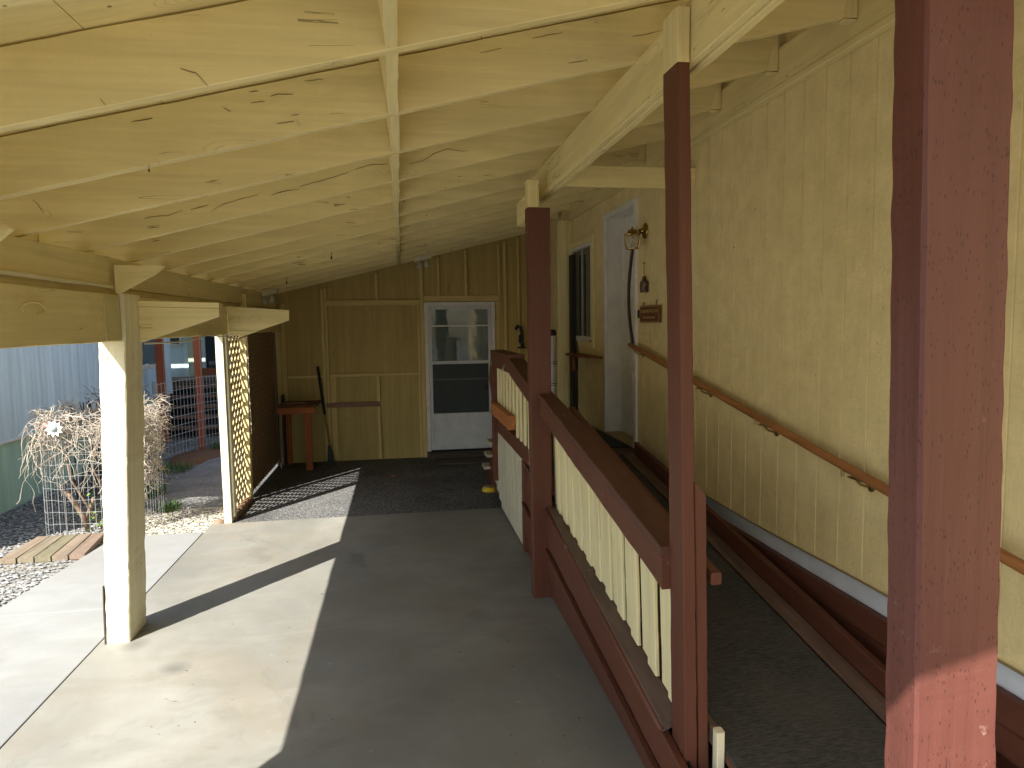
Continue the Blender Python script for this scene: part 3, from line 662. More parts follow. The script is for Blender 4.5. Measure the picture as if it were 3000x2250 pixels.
# small hooks and charms under the rafters
for x, y, lab in ((-1.217, 8.0, 'tiny dark charm on a chain under the rafters, the farther one'), (-.606, 6.66, 'small brown hook under a rafter halfway back'), (-.905, 2.82, 'small bent hook under the second big rafter on the left'), (1.0, 3.45, 'small hook by the inner beam')):
    z = ZB(x); q = .3 if y < 4 else .8; t = thing('hanging_hook', lab, 'hook', (x, y, z))
    MB().tube([(x, y, z), (x + .006 * q, y, z - .02 * q), (x - .006 * q, y, z - .04 * q), (x + .004 * q, y, z - .055 * q)], .0035 * q, 5).build('wire', metal('rusty_wire', (.12, .07, .04), .7), t)
    MB().lathe([(.004 * q, 0), (.012 * q, -.012 * q), (.011 * q, -.03 * q), (.003 * q, -.038 * q)], (x, y, z - .052 * q), 'z', 8).build('charm', plain('dark_charm', (.05, .03, .02), .6), t, smooth=True)

# ------------------------------------------------------------------ work table, tools
wt = thing('work_table', 'rough orange brown wooden table in the back left corner', 'table', (-1.33, 9.55, 0))
MB().bb(-1.59, -1.10, 9.31, 9.84, .842, .868, 'x', n=8).build('tabletop', wood((.13, .055, .03), 'x', 'dark_stained_top', cracks=.4, tone=.35), wt)
MB().bb(-1.595, -1.124, 9.27, 9.306, .755, .838, 'x', n=8).build('apron', ORANGE_X, wt)
for x, y in ((-1.27, 9.27), (-1.60, 9.78)):
    MB().bb(x, x + .085, y + (.0 if y > 9.5 else .04), y + .045 + (.0 if y > 9.5 else .04), 0, .84, 'z', n=12).build('leg', ORANGE_Z, wt)
tag(MB().bb(-1.54, -1.25, 9.38, 9.44, .870, .895, 'x', n=4).build('wood_scrap', wood((.22, .11, .06), 'x', 'bare_lumber', cracks=.2)), 'scrap board lying on the work table', 'board')
tl = thing('edging_tool', 'long handled garden tool with black grip leaning on the back wall', 'tool', (-1.0, 9.75, 0))
MB().tube([(-1.134, 9.83, 1.335), (-1.06, 9.81, .67)], .020, 8).build('grip', BLACK, tl)
MB().tube([(-1.06, 9.81, .668), (-1.008, 9.77, .24)], .015, 8).build('handle', wood((.35, .17, .06), 'z', 'ash_handle', cracks=0), tl)
MB().prism([(-1.03, .25), (-.995, .25), (-.945, .005), (-1.045, .005)], 'y', 9.745, 9.76).build('blade', BLACK, tl)

# dog bowl
dbw = thing('pet_bowl', 'small yellow pet bowl with metal inside on the asphalt', 'bowl', (.955, 7.70, -.006))
MB().lathe([(.083, -.004), (.09, .0), (.078, .05), (.073, .05), (.058, .02), (.0, .018)], (.955, 7.70, 0), 'z', 28).build('bowl_shell', plain('yellow_plastic', (.62, .42, .02), .35), dbw, smooth=True)
MB().lathe([(.071, .045), (.056, .022), (.001, .021)], (.955, 7.70, .003), 'z', 28).build('liner', STEEL, dbw, smooth=True)

# ------------------------------------------------------------------ house
hs = thing('mobile_home', 'yellow house wall with vertical grooved siding along the right', 'house', (2.02, 4, .7))
sm = MB()
def siding(y0, y1, z0, z1, x=2.02, pitch=.1795, ph=2.751 + .0):
    # grooved profile running up z
    prof = [y0]; y = ph + math.ceil((y0 - ph) / pitch) * pitch
    pts = [(y0, x)]
    while y < y1 - .01:
        if y > y0 + .01: pts += [(y - .005, x), (y - .003, x + .006), (y + .003, x + .006), (y + .005, x)]
        y += pitch
    pts += [(y1, x)]
    nz = max(1, int((z1 - z0) / .25)); vs = []; n = len(pts)
    for k in range(nz + 1):
        for (yy, xx) in pts: vs.append((xx, yy, z0 + (z1 - z0) * k / nz))
    fs = [(k * n + i, k * n + i + 1, (k + 1) * n + i + 1, (k + 1) * n + i) for k in range(nz) for i in range(n - 1)]
    sm.add(vs, fs)
siding(-1.2, 5.75, .71, 3.4); siding(5.75, 6.70, 2.94, 3.4); siding(6.70, 7.11, .71, 3.4); siding(7.11, 8.1, 2.75, 3.4); siding(7.11, 8.1, .71, 1.68); siding(8.1, 9.9, .71, 3.4)
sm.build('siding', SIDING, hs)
MB().box(2.4, 7.5, -1.2, 11, .3, 3.4).build('house_body', yel('z'), hs)
MB().box(2.028, 2.40, -1.2, 5.74, .72, 3.4).build('wall_core', yel('z'), hs)
MB().box(2.03, 7.6, -1.4, 11.1, 3.42, 3.6).build('house_roof', plain('grey_roofing', (.2, .2, .2), .9), hs)
MB().box(2.045, 2.06, -1.2, 9.9, .50, .708).build('skirting_band', plain('white_skirting', (.62, .66, .72), .5, nb=.1), hs)
MB().tube([(2.012, y, .712 + .006 * math.sin(y * 3)) for y in [i * .25 for i in range(-4, 20)]], .005, 6).build('cable', plain('tan_cable', (.25, .20, .10), .6), hs)
rb = MB(); 
for z0, z1, x in ((.495, .607, 2.005), (.385, .490, 2.01), (.02, .375, 2.03)): rb.bb(x, x + .04, -1.2, 9.9, z0 + (.0), z1, 'y', n=30)
rb.build('skirting_board', red('y'), hs)
# entry door of the house
ed = thing('entry_door', 'white panelled house door deep in its frame above the landing', 'door', (2.02, 6.2, .79))
dt = MB()
dt.box(1.998, 2.03, 5.745, 5.815, .775, 2.945); dt.box(1.998, 2.03, 6.645, 6.705, .775, 2.945); dt.box(1.998, 2.03, 5.816, 6.644, 2.885, 2.945)
dt.build('door_trim', WHITE, ed, bev=.008)
jb = MB(); jb.box(2.031, 2.20, 6.648, 6.68, .775, 2.89); jb.box(2.031, 2.20, 5.78, 5.812, .775, 2.89); jb.box(2.031, 2.20, 5.813, 6.647, 2.888, 2.91)
jb.build('jamb', WHITE, ed)
dl = MB(); dl.box(2.165, 2.20, 5.815, 6.645, .80, 2.885)
for y in (5.92, 6.28):
    for z0, z1 in ((.92, 1.42), (1.52, 2.12), (2.22, 2.70)):
        dl.box(2.148, 2.165, y, y + .26, z0, z1)
dl.build('door_panel', WHITE, ed, bev=.004)
MB().lathe([(.005, 0), (.028, -.01), (.028, -.03), (.005, -.04)], (2.155, 5.90, 1.75), 'x', 12).build('knob', BRASS, ed, smooth=True)
MB().bb(1.985, 2.16, 5.816, 6.644, .77, .798, 'y', n=6).build('sill', wood((.42, .33, .2), 'y', 'worn_sill', cracks=.4), ed)
cs = thing('bowed_strip', 'long curved brown strip bowing out beside the house door', 'strip', (1.99, 5.85, 1.7))
pts = [(1.985, 5.800 + .105 * math.sin(math.pi * i / 14) , 2.52 - .82 * i / 14) for i in range(15)]
cm = MB()
for a, b in zip(pts[:-1], pts[1:]):
    cm.hexa([(a[0] - .003, a[1] - .006, a[2]), (a[0] + .012, a[1] - .006, a[2]), (a[0] + .012, a[1] + .02, a[2]), (a[0] - .003, a[1] + .02, a[2])],
            [(b[0] - .003, b[1] - .006, b[2]), (b[0] + .012, b[1] - .006, b[2]), (b[0] + .012, b[1] + .02, b[2]), (b[0] - .003, b[1] + .02, b[2])])
cm.build('bent_batten', wood((.20, .13, .06), 'z', 'old_batten', cracks=.2), cs)
cm = MB()
for a, b in zip(pts[:-1], pts[1:]):
    cm.hexa([(a[0] - .001, a[1] - .03, a[2]), (a[0] + .010, a[1] - .03, a[2]), (a[0] + .010, a[1] - .008, a[2]), (a[0] - .001, a[1] - .008, a[2])],
            [(b[0] - .001, b[1] - .03, b[2]), (b[0] + .010, b[1] - .03, b[2]), (b[0] + .010, b[1] - .008, b[2]), (b[0] - .001, b[1] - .008, b[2])])
cm.build('dark_edge', plain('dark_rubber', (.03, .022, .015), .7), cs)
# window
wn = thing('house_window', 'white framed sliding window beside the house door', 'window', (2.02, 7.6, 1.68))
wf = MB(); wf.box(1.995, 2.03, 7.13, 7.17, 1.70, 2.74); wf.box(1.995, 2.03, 7.171, 8.10, 2.70, 2.74); wf.box(1.995, 2.03, 7.171, 8.10, 1.70, 1.735); wf.box(2.0, 2.03, 8.04, 8.1, 1.736, 2.699)
wf.build('frame', WHITE, wn, bev=.003)
MB().box(2.02, 2.045, 7.171, 7.20, 1.736, 2.699).build('sash_frame', plain('grey_aluminium', (.35, .35, .34), .4), wn)
MB().box(2.02, 2.045, 7.60, 7.635, 1.736, 2.699).build('mullion', plain('grey_aluminium', (.35, .35, .34), .4), wn)
MB().box(2.034, 2.037, 7.20, 8.04, 1.736, 2.699).build('pane', glass_mat('window_glass', (.03, .028, .02), .04, .8), wn)
MB().box(2.30, 2.32, 7.0, 8.3, 1.5, 2.9).build('room_dark', plain('dark_interior', (.03, .03, .03), .9), wn)
# lintel board over the window
MB().bb(1.99, 2.018, 7.06, 8.1, 2.742, 2.82, 'y', n=6).build('head_casing', yel('y'), wn)
MB().bb(1.99, 2.018, 7.06, 7.128, 1.62, 2.74, 'z', n=6).build('side_casing', yel('z'), wn)
pl = thing('yellow_pilaster', 'yellow boxed post against the house wall just past the window', 'post', (1.93, 8.05, 0))
MB().bb(1.842, 1.955, 8.0, 8.09, .79, 3.07, 'z', n=20).build('wide_board', yel('z'), pl)
MB().bb(1.957, 2.018, 8.004, 8.09, .79, 3.07, 'z', n=20).build('narrow_board', yel('z'), pl)
tag(MB().box(1.955, 1.99, 7.78, 7.94, .80, 2.66).build('dark_gap_strip', plain('black_strip', (.015, .013, .012), .7)), 'tall black strip filling the gap between the window and the yellow pilaster', 'board')  # dark box stands in for the black gap beside the pilaster
shf = thing('wall_shelf', 'small brown wooden shelf under the house window', 'shelf', (1.95, 7.1, 1.5))
MB().prism([(2.016, 6.78), (1.90, 6.95), (1.85, 7.3), (1.86, 7.75), (2.016, 7.85)], 'z', 1.520, 1.542).build('board', wood((.22, .09, .035), 'y', 'stained_shelf', cracks=.3), shf)
MB().bb(1.855, 1.885, 7.40, 7.44, 1.36, 1.518, 'z', n=3).build('bracket', wood((.22, .09, .035), 'y', 'stained_shelf', cracks=.3), shf)
cn = thing('canister', 'white cylinder with paired dark bands behind the far red post', 'cylinder', (1.87, 8.4, .8))
MB().lathe([(.05, 0), (.055, .01), (.055, .93), (.05, .94)], (1.862, 8.45, .79), 'z', 18).build('drum', plain('white_plastic', (.62, .63, .63), .4), cn, smooth=True)
MB().lathe([(.05, .0), (.052, .01), (.052, .06), (.03, .075)], (1.862, 8.45, 1.731), 'z', 18).build('cap', BLACK, cn)
for z in (1.11, 1.135, 1.38, 1.405): MB().lathe([(.0565, 0), (.0565, .007)], (1.862, 8.45, z), 'z', 18).build('band', BLACK, cn)

# lantern
lt = thing('wall_lantern', 'brass carriage lantern on the siding beside the house door', 'lantern', (2.02, 5.56, 2.63))
MB().lathe([(.064, 0), (.066, -.008), (.055, -.016), (.03, -.022), (.022, -.035), (.016, -.06)], (2.019, 5.56, 2.635), 'x', 24).build('backplate', BRASS, lt, smooth=True)
MB().tube([(1.985, 5.56, 2.635), (1.955, 5.56, 2.615), (1.93, 5.56, 2.61), (1.91, 5.56, 2.612)], .010, 8).build('arm', BRASS, lt, smooth=True)
lx, ly = 1.905, 5.56
MB().lathe([(.066, 2.598), (.070, 2.606), (.062, 2.614), (.038, 2.618), (.040, 2.622), (.036, 2.644), (.012, 2.650), (.010, 2.656), (.012, 2.662), (.006, 2.670)], (lx, ly, 0), 'z', 12).build('cap', BRASS, lt)
cg = MB()
for k in range(6):
    a = math.pi / 3 * k + .3; pr_ = [(.066, 2.598), (.067, 2.565), (.061, 2.53), (.049, 2.492)]
    cg.tube([(lx + r * math.cos(a), ly + r * math.sin(a), z) for r, z in pr_], .0045, 5)
cg.lathe([(.052, 2.486), (.054, 2.494), (.046, 2.498)], (lx, ly, 0), 'z', 12)
cg.build('cage', BRASS, lt)
MB().lathe([(.062, 2.596), (.063, 2.565), (.057, 2.53), (.045, 2.495)], (lx, ly, 0), 'z', 12).build('glass', glass_mat('lantern_glass', (.5, .45, .3), .05, .22), lt)
MB().lathe([(.012, 2.59), (.014, 2.58), (.024, 2.56), (.026, 2.54), (.018, 2.52), (.005, 2.512)], (lx, ly, 0), 'z', 14).build('bulb', plain('frosted_bulb', (.6, .58, .5), .3), lt, smooth=True)

# hanging picture charm and welcome sign
oc = thing('hanging_ornament', 'little dark picture plaque hanging from a loop of string', 'ornament', (2.01, 5.55, 2.13))
MB().prism([(5.47, 2.13), (5.635, 2.135), (5.632, 2.225), (5.59, 2.228), (5.575, 2.258), (5.545, 2.268), (5.52, 2.255), (5.508, 2.224), (5.47, 2.222)], 'x', 1.998, 2.008).build('plaque', plain('mottled_plaque', (.09, .05, .04), .5, tone=.7), oc)
pt = MB(); R = random.Random(3)
for _ in range(16):
    y = R.uniform(5.49, 5.61); z = R.uniform(2.145, 2.215); r = R.uniform(.006, .014)
    pt.prism([(y + r * math.cos(a), z + r * math.sin(a)) for a in (0, 1.25, 2.5, 3.8, 5)], 'x', 1.9965, 1.9978)
pt.build('flower_patches', plain('pale_pink_paint', (.45, .30, .26), .5), oc)
MB().tube([(2.005, 5.57, 2.26), (2.004, 5.552, 2.37), (2.005, 5.53, 2.26)], .0018, 5).build('string', plain('twine', (.25, .17, .08), .8), oc)
MB().tube([(2.018, 5.55, 2.375), (1.998, 5.55, 2.37), (1.996, 5.55, 2.385)], .003, 5).build('nail', metal('rusty_wire', (.12, .07, .04), .7), oc)
sg = thing('welcome_sign', 'small brown wooden sign reading GRANDKIDS WELCOME on the siding', 'sign', (2.0, 5.4, 1.88))
SGM = wood((.17, .060, .022), 'y', 'dark_stained_sign', cracks=.1, tone=.3)
MB().bb(1.992, 2.008, 5.182, 5.622, 1.884, 2.020, 'y', n=4, j=.0005).build('board', SGM, sg)
fb = MB(); GO = plain('tan_lettering', (.42, .30, .12), .5)
for z0, z1 in ((1.889, 1.893), (2.010, 2.014)): fb.box(1.9895, 1.9915, 5.19, 5.614, z0, z1)
for y0, y1 in ((5.19, 5.194), (5.61, 5.614)): fb.box(1.9895, 1.9915, y0, y1, 1.8935, 2.0095)
fb.build('border_line', GO, sg)
MB().box(2.0, 2.012, 5.66, 5.70, 1.922, 1.99).build('side_block', BLACK, sg)
for y, z in ((5.262, 2.062), (5.555, 2.05)):
    MB().tube([(2.0, y, 2.018), (2.0, y, z - .01), (2.012, y, z)], .004, 5).build('hanger', metal('rusty_wire', (.12, .07, .04), .7), sg)
def text(s, size, y, z, name):
    cu = bpy.data.curves.new(name, 'FONT'); cu.body = s; cu.size = size; cu.extrude = .0008; cu.align_x = 'CENTER'; cu.align_y = 'CENTER'; cu.offset = .0006
    tmp = bpy.data.objects.new(name, cu); sc.collection.objects.link(tmp)
    bpy.context.view_layer.update()
    me = bpy.data.meshes.new_from_object(tmp); bpy.data.objects.remove(tmp); me.name = name
    # text runs towards -Y, faces -X
    M = Matrix(((0, 0, -1, 0), (-1, 0, 0, 0), (0, 1, 0, 0), (0, 0, 0, 1)))
    me.transform(M); o0 = org(sg); 
    for v in me.vertices: v.co += Vector((1.9908, y, z)) - o0
    me.materials.clear(); me.materials.append(GO)
    o = bpy.data.objects.new(name, me); sc.collection.objects.link(o); o.parent = sg
text('GRANDKIDS WELCOME', .036, 5.402, 1.974, 'lettering'); text('Parents by Appointment', .028, 5.402, 1.925, 'lettering')

# wall handrail
hr = thing('wall_handrail', 'round brown wooden handrail sloping down along the yellow wall', 'handrail', (1.95, 4, 1.4))
hz = lambda y: 1.196 + .1553 * (y - 2.514)
MB().tube([(1.945, 5.73, hz(5.73))] + [(1.945, y, hz(y)) for y in (5.6, 4.5, 3.5, 2.5, 1.5, .7)] + [(1.945, .55, hz(.55))], .0215, 14).build('rail', RAIL_WOOD, hr, smooth=True)
for y in (5.60, 4.30, 3.48, 2.70, 1.62):
    b = MB(); z = hz(y)
    b.tube([(1.945, y, z - .02), (1.945, y, z - .034), (1.965, y, z - .052), (2.0, y, z - .062)], .006, 8)
    b.lathe([(.022, 0), (.022, -.006), (.012, -.010)], (2.018, y, z - .064), 'x', 14)
    b.box(1.933, 1.957, y - .05, y + .05, z - .029, z - .022)
    b.tube([(1.945, y + .10, z - .005), (1.945, y + .10, z - .036)], .007, 8)
    b.build('bracket', metal('dull_brass', (.35, .27, .13), .4), hr, smooth=False)

# ------------------------------------------------------------------ ramp and landing
RZ = lambda y: .79 - .14 * (5.5 - y)
CARP = None
def carpet():
    m, nt, bs = new_mat('dark_outdoor_carpet')
    vec, raw = coords(nt, (1, 1, 1), False)
    f = noise_n(nt, raw, 140, 4, .7); v2, _ = coords(nt, (26, 120, 26), False); g = noise_n(nt, v2, 1, 4, .7)
    b = noise_n(nt, raw, 2.2, 4)
    col = mix(nt, ramp(nt, g, .3, .7), (.030, .030, .028), (.095, .092, .082))
    col = mix(nt, mth(nt, 'MULTIPLY', ramp(nt, b, .45, .7), .5), col, (.10, .09, .07))
    lint = mth(nt, 'GREATER_THAN', noise_n(nt, raw, 60, 3, .6), .76)
    col = mix(nt, mth(nt, 'MULTIPLY', lint, .7), col, (.26, .23, .17))
    nt.links.new(col, bs.inputs['Base Color']); bs.inputs['Roughness'].default_value = .95; bs.inputs['Specular IOR Level'].default_value = .1
    bump(nt, bs, f, .7, .006); return m
CARP = carpet()
rm = thing('ramp', 'sloping wooden ramp covered in dark carpet between the railing and the house', 'ramp', (1.4, 3, 0))
def sloped(x0, x1, y0, y1, zf, th, lift=0, lift2=None, n=20, **k):
    l2 = lift if lift2 is None else lift2
    return MB().beam([(x0, y0, zf(y0) + lift - th), (x0, y0, zf(y0) + lift), (x1, y0, zf(y0) + l2), (x1, y0, zf(y0) + l2 - th)],
                     [(x0, y1, zf(y1) + lift - th), (x0, y1, zf(y1) + lift), (x1, y1, zf(y1) + l2), (x1, y1, zf(y1) + l2 - th)], n=n, **k)
sloped(1.128, 1.80, -.1, 5.5, RZ, .012, 0).build('carpet', CARP, rm)
sloped(1.127, 1.93, -.1, 5.5, RZ, .035, -.0135).build('decking', red('y'), rm)
sloped(1.047, 1.125, 2.44, 5.45, RZ, .03, -.004).build('inner_edge_board', red('y', scuff=.3), rm)
WORN = wood((.15, .095, .07), 'y', 'worn_brown_paint', cracks=.5, tone=.45, scuff=.5)
sloped(1.802, 1.895, -.1, 5.49, RZ, .012, .010).build('edge_board', WORN, rm)
sloped(1.90, 1.938, -.1, 5.49, RZ, .15, .105, j=.002).build('curb_board', red('y', scuff=.4), rm)
ZL = lambda y: -.012 + .1435 * y
ZI = lambda y: .098 + .1153 * y
ZG = lambda y: -.092 + .100 * y
MB().beam([(.955, 2.44, ZL(2.44) - .03), (.955, 2.44, ZL(2.44)), (1.045, 2.44, ZI(2.44) - .004), (1.045, 2.44, ZI(2.44) - .034)],
          [(.955, 5.45, ZL(5.45) - .03), (.955, 5.45, ZL(5.45)), (1.045, 5.45, ZI(5.45) - .004), (1.045, 5.45, ZI(5.45) - .034)], n=24, j=.0015, ch=.008).build('side_ledge', wood((.13, .085, .068), 'y', 'dusty_brown_paint', cracks=.4, tone=.35, scuff=.4), rm)
MB().beam([(.957, 1.5, ZG(1.5)), (.957, 1.5, ZL(1.5) - .033), (.992, 1.5, ZL(1.5) - .033), (.992, 1.5, ZG(1.5))],
          [(.957, 5.45, ZG(5.45)), (.957, 5.45, ZL(5.45) - .033), (.992, 5.45, ZL(5.45) - .033), (.992, 5.45, ZG(5.45))], n=24, j=.0015).build('stringer', red('y', scuff=.3), rm)
sk = MB()
for a, b in ((1.6, 3.1), (3.104, 4.56), (4.564, 5.48)):
    sk.hexa([(.985, a, .004), (1.0, a, .004), (1.0, b, .004), (.985, b, .004)], [(.938, a, ZG(a) - .014), (.962, a, ZG(a) - .014), (.962, b, ZG(b) - .014), (.938, b, ZG(b) - .014)])
MB().tube([(.955, y_, ZL(y_) - .016) for y_ in (2.44, 3.2, 4.0, 4.56)], .013, 8).build('ledge_highlight_bead', red('y', scuff=.5), rm, smooth=True)  # bead added so the ledge edge shows a rounded highlight
sk.build('skirt_panel', red('z', scuff=.2), rm)
MB().hexa([(1.002, 1.6, .004), (1.01, 1.6, .004), (1.01, 5.45, .004), (1.002, 5.45, .004)], [(1.001, 1.6, ZL(1.6) - .04), (1.01, 1.6, ZL(1.6) - .04), (1.01, 5.45, ZL(5.45) - .04), (1.001, 5.45, ZL(5.45) - .04)]).build('groove_shade_sheet', BLACK, rm)  # black sheet stands in for the shade inside the groove
MB().bb(1.094, 1.126, 2.25, 2.29, .0, .405, 'z', n=4).build('rail_stake', wood(YEL_SUN, 'z', 'butter_yellow_painted_wood', cracks=.7), rm)
MB().bb(1.094, 1.124, 2.292, 2.42, .33, .403, 'y', n=4).build('stake_cap', WORN, rm)
# landing
ld = thing('landing', 'raised wooden landing in front of the house door', 'deck', (1.5, 6.5, 0))
for i in range(7):
    x = 1.0 + i * .142
    MB().bb(x, x + .138, 5.505, 7.42, .752, .790, 'y', n=10).build('deck_board', wood((.085, .045, .03), 'y', 'dark_worn_deck', cracks=.4, tone=.4), ld)
MB().bb(.962, .998, 5.3, 7.45, .775, .905, 'y', n=10).build('edge_board', red('y'), ld)
for y in (6.0, 7.3):
    MB().bb(1.05, 1.13, y, y + .08, 0, .75, 'z', n=3).build('leg', red('z'), ld); MB().bb(1.85, 1.93, y, y + .08, 0, .75, 'z', n=3).build('leg', red('z'), ld)
WS = wood((.60, .56, .42), 'z', 'peeling_whitewash', cracks=2.2, dark=(.16, .13, .09), tone=.3, grain=.8)
n_ = 11; 
for i in range(n_):
    y0 = 5.56 + i * (7.42 - 5.56) / n_; y1 = 5.56 + (i + 1) * (7.42 - 5.56) / n_ - .004
    MB().bb(.975, .99, y0, y1, .02 + .16 * max(0, i - 7) / 3, .772, 'z', n=10, j=.002).build('skirt_board', WS, ld)
MB().bb(.955, .995, 5.48, 5.555, .02, .773, 'z', n=10).build('corner_board', red('z'), ld)
stp = thing('landing_stairs', 'steps going down off the far end of the landing', 'stairs', (1.5, 7.8, 0))
for i in range(3):
    z = .60 - i * .19
    MB().bb(.93, 1.99, 7.46 + i * .26, 7.70 + i * .26, z - .035, z, 'x', n=8).build('tread', wood((.50, .46, .33), 'x', 'weathered_tread', cracks=.8, tone=.3), stp)
for x in (1.0, 1.95): MB().prism([(7.455, .56), (7.70, .56), (8.3, .02), (7.455, .02)], 'x', x, x + .03).build('stringer', red('y'), stp)
mat_ = thing('door_mat', 'black ribbed rubber mat in front of the house door', 'mat', (1.78, 6.3, .79))
MB().box(1.58, 1.965, 5.80, 6.72, .7925, .803).build('mat_base', BLACK, mat_)
rbm = MB()
for i in range(18): rbm.box(1.60, 1.95, 5.83 + i * .049, 5.855 + i * .049, .8032, .808)
rbm.build('ribs', BLACK, mat_)

# ------------------------------------------------------------------ ramp railing
rl = thing('ramp_railing', 'sloping red topped railing with cream boards along the ramp', 'railing', (.98, 3.4, 0))
ZC = lambda y: 1.035 + .178 * (y - 2.35)
REDSC = red('y', scuff=.6, tone=.3)
MB().beam([(.945, 2.43, ZC(2.43)), (1.085, 2.43, ZC(2.43)), (1.085, 2.43, ZC(2.43) - .036), (.945, 2.43, ZC(2.43) - .036)],
          [(.902, 4.52, ZC(4.52)), (1.01, 4.52, ZC(4.52)), (1.01, 4.52, ZC(4.52) - .036), (.902, 4.52, ZC(4.52) - .036)], n=24, j=.002).build('top_cap', wood((.105, .046, .032), 'y', 'worn_red_paint', cracks=.4, tone=.3, scuff=.8, rough=.5, dark=(.03, .012, .01)), rl)
MB().beam([(.950, 2.43, ZC(2.43) - .037), (.990, 2.43, ZC(2.43) - .037), (.990, 2.43, ZC(2.43) - .165), (.950, 2.43, ZC(2.43) - .165)],
          [(.908, 4.52, ZC(4.52) - .037), (.948, 4.52, ZC(4.52) - .037), (.948, 4.52, ZC(4.52) - .150), (.908, 4.52, ZC(4.52) - .150)], n=24, j=.002).build('face_board', red('y', scuff=.25), rl)
ZBB = lambda y: ZI(y) + .002
CREAM = wood((.78, .70, .42), 'z', 'cream_painted_picket', cracks=.6, dark=(.2, .16, .09))
y = 2.45; k = 0
while y < 4.64:
    R = random.Random(k + 50); wd = .094 + R.uniform(-.004, .004)
    za, zb = ZBB(y), ZC(y) - .09; off = .011 if k % 2 else 0
    gap = max(.002, (3.4 - y) * .05) if k % 2 else .002
    jz = R.uniform(-.006, .004); sl = .115
    xa, xb = 1.024 + off, 1.006 + off
    MB().beam([(xa, y, za + jz), (xa + .018, y, za + jz), (xa + .018, y + wd, za + sl * wd + jz), (xa, y + wd, za + sl * wd + jz)], [(xb, y, zb), (xb + .018, y, zb), (xb + .018, y + wd, zb + .015), (xb, y + wd, zb + .015)], n=12, j=.001).build('baluster', CREAM, rl)
    y += wd + gap; k += 1
MB().beam([(1.066, 2.44, ZBB(2.44) + .03), (1.085, 2.44, ZBB(2.44) + .03), (1.085, 2.44, ZBB(2.44) + .12), (1.066, 2.44, ZBB(2.44) + .12)], [(1.066, 4.6, ZBB(4.6) + .03), (1.085, 4.6, ZBB(4.6) + .03), (1.085, 4.6, ZBB(4.6) + .12), (1.066, 4.6, ZBB(4.6) + .12)], n=8).build('lower_rail', WORN, rl)
sloped(1.100, 1.142, 2.33, 4.5, lambda y: .985 + .165 * (y - 2.4), .045, 0, j=.001).build('inner_grab_rail', red('y', scuff=.4), rl)

# landing railing
lr = thing('landing_railing', 'level railing of the landing with cream boards and one bare orange rail', 'railing', (.98, 6, .8))
zs = lambda y: 1.45 + .15 * (y - 5.05)
MB().beam([(.915, 4.665, zs(4.665)), (1.05, 4.665, zs(4.665)), (1.05, 4.665, zs(4.665) - .036), (.915, 4.665, zs(4.665) - .036)], [(.925, 5.96, 1.588), (1.06, 5.96, 1.588), (1.06, 5.96, 1.552), (.925, 5.96, 1.552)], n=10).build('top_cap', wood((.105, .046, .032), 'y', 'worn_red_paint', cracks=.4, tone=.3, scuff=.8, rough=.5, dark=(.03, .012, .01)), lr)
MB().bb(.92, 1.07, 5.965, 7.18, 1.585, 1.618, 'y', n=8).build('top_cap', red('y', scuff=.5), lr)
MB().beam([(.928, 4.665, zs(4.665) - .038), (.962, 4.665, zs(4.665) - .038), (.962, 4.665, zs(4.665) - .155), (.928, 4.665, zs(4.665) - .155)], [(.932, 5.96, 1.55), (.966, 5.96, 1.55), (.966, 5.96, 1.44), (.932, 5.96, 1.44)], n=8).build('face_board', red('y'), lr)
MB().bb(.930, .966, 5.965, 7.15, 1.455, 1.583, 'y', n=8).build('face_board', red('y'), lr)
y = 4.68; k = 0
while y < 7.08:
    lvl = y > 5.93; zt = 1.47 if lvl else zs(y) - .06; zb_ = (1.0 if lvl else .775 + .0 * y); 
    if 5.80 < y < 5.93: zb_ = .778
    fr_ = (k % 2 == 0); x = .972 if fr_ else .990
    MB().bb(x, x + .016, y, y + .088, zb_ + (0 if fr_ else .02), zt + .03, 'z', n=8).build('baluster', CREAM, lr)
    y += .096; k += 1
MB().bb(.905, .968, 5.93, 7.10, .965, 1.085, 'y', n=8, j=.002).build('bare_rail', RAWORANGE, lr)
MB().bb(.925, .995, 7.10, 7.19, .25, 1.583, 'z', n=12).build('end_post', red('z'), lr)
MB().prism([(7.20, 1.57), (7.235, 1.57), (7.45, 1.30), (7.30, 1.18), (7.20, 1.20)], 'x', .935, .965).build('stair_rail_stub', red('z'), lr)
for x, y, z in ((.93, 7.0, 1.51), (.93, 6.2, 1.51), (.905, 6.98, 1.01)):
    MB().lathe([(.022, 0), (.022, -.004), (.012, -.006), (.012, -.022), (.004, -.024)], (x, y, z), 'x', 8).build('bolt', STEEL, lr)
    MB().tube([(x - .02, y - .01, z), (x - .03, y - .02, z - .02), (x - .02, y - .025, z - .035)], .006, 6).build('clip', STEEL, lr)

# leaf litter and bits on slab and asphalt
R = random.Random(11); mb = MB()
for _ in range(420):
    zone = R.random()
    if zone < .55: x, y, z = R.uniform(-1.4, 1.0), 7.0 + abs(R.gauss(0, 1.1)), -.004; x = 1.0 - abs(R.gauss(0, .8)) if R.random() < .6 else x
    elif zone < .8: x, y, z = R.uniform(-1.6, .95), R.uniform(2.6, 6.9), .002
    else: x, y, z = R.uniform(.5, .95), R.uniform(2.8, 6.9), .002
    if x < -1.55 or y > 9.8 or x > .96: continue
    r = R.uniform(.003, .011); a = R.uniform(0, 6.28)
    vs = [(x + r * math.cos(a), y + r * math.sin(a), z), (x + r * .4 * math.cos(a + 1.7), y + r * .4 * math.sin(a + 1.7), z + R.uniform(.001, .006)), (x - r * math.cos(a), y - r * math.sin(a), z + R.uniform(0, .003)), (x + r * .4 * math.cos(a - 1.7), y + r * .4 * math.sin(a - 1.7), z + .001)]
    mb.add(vs, [(0, 1, 2, 3)])
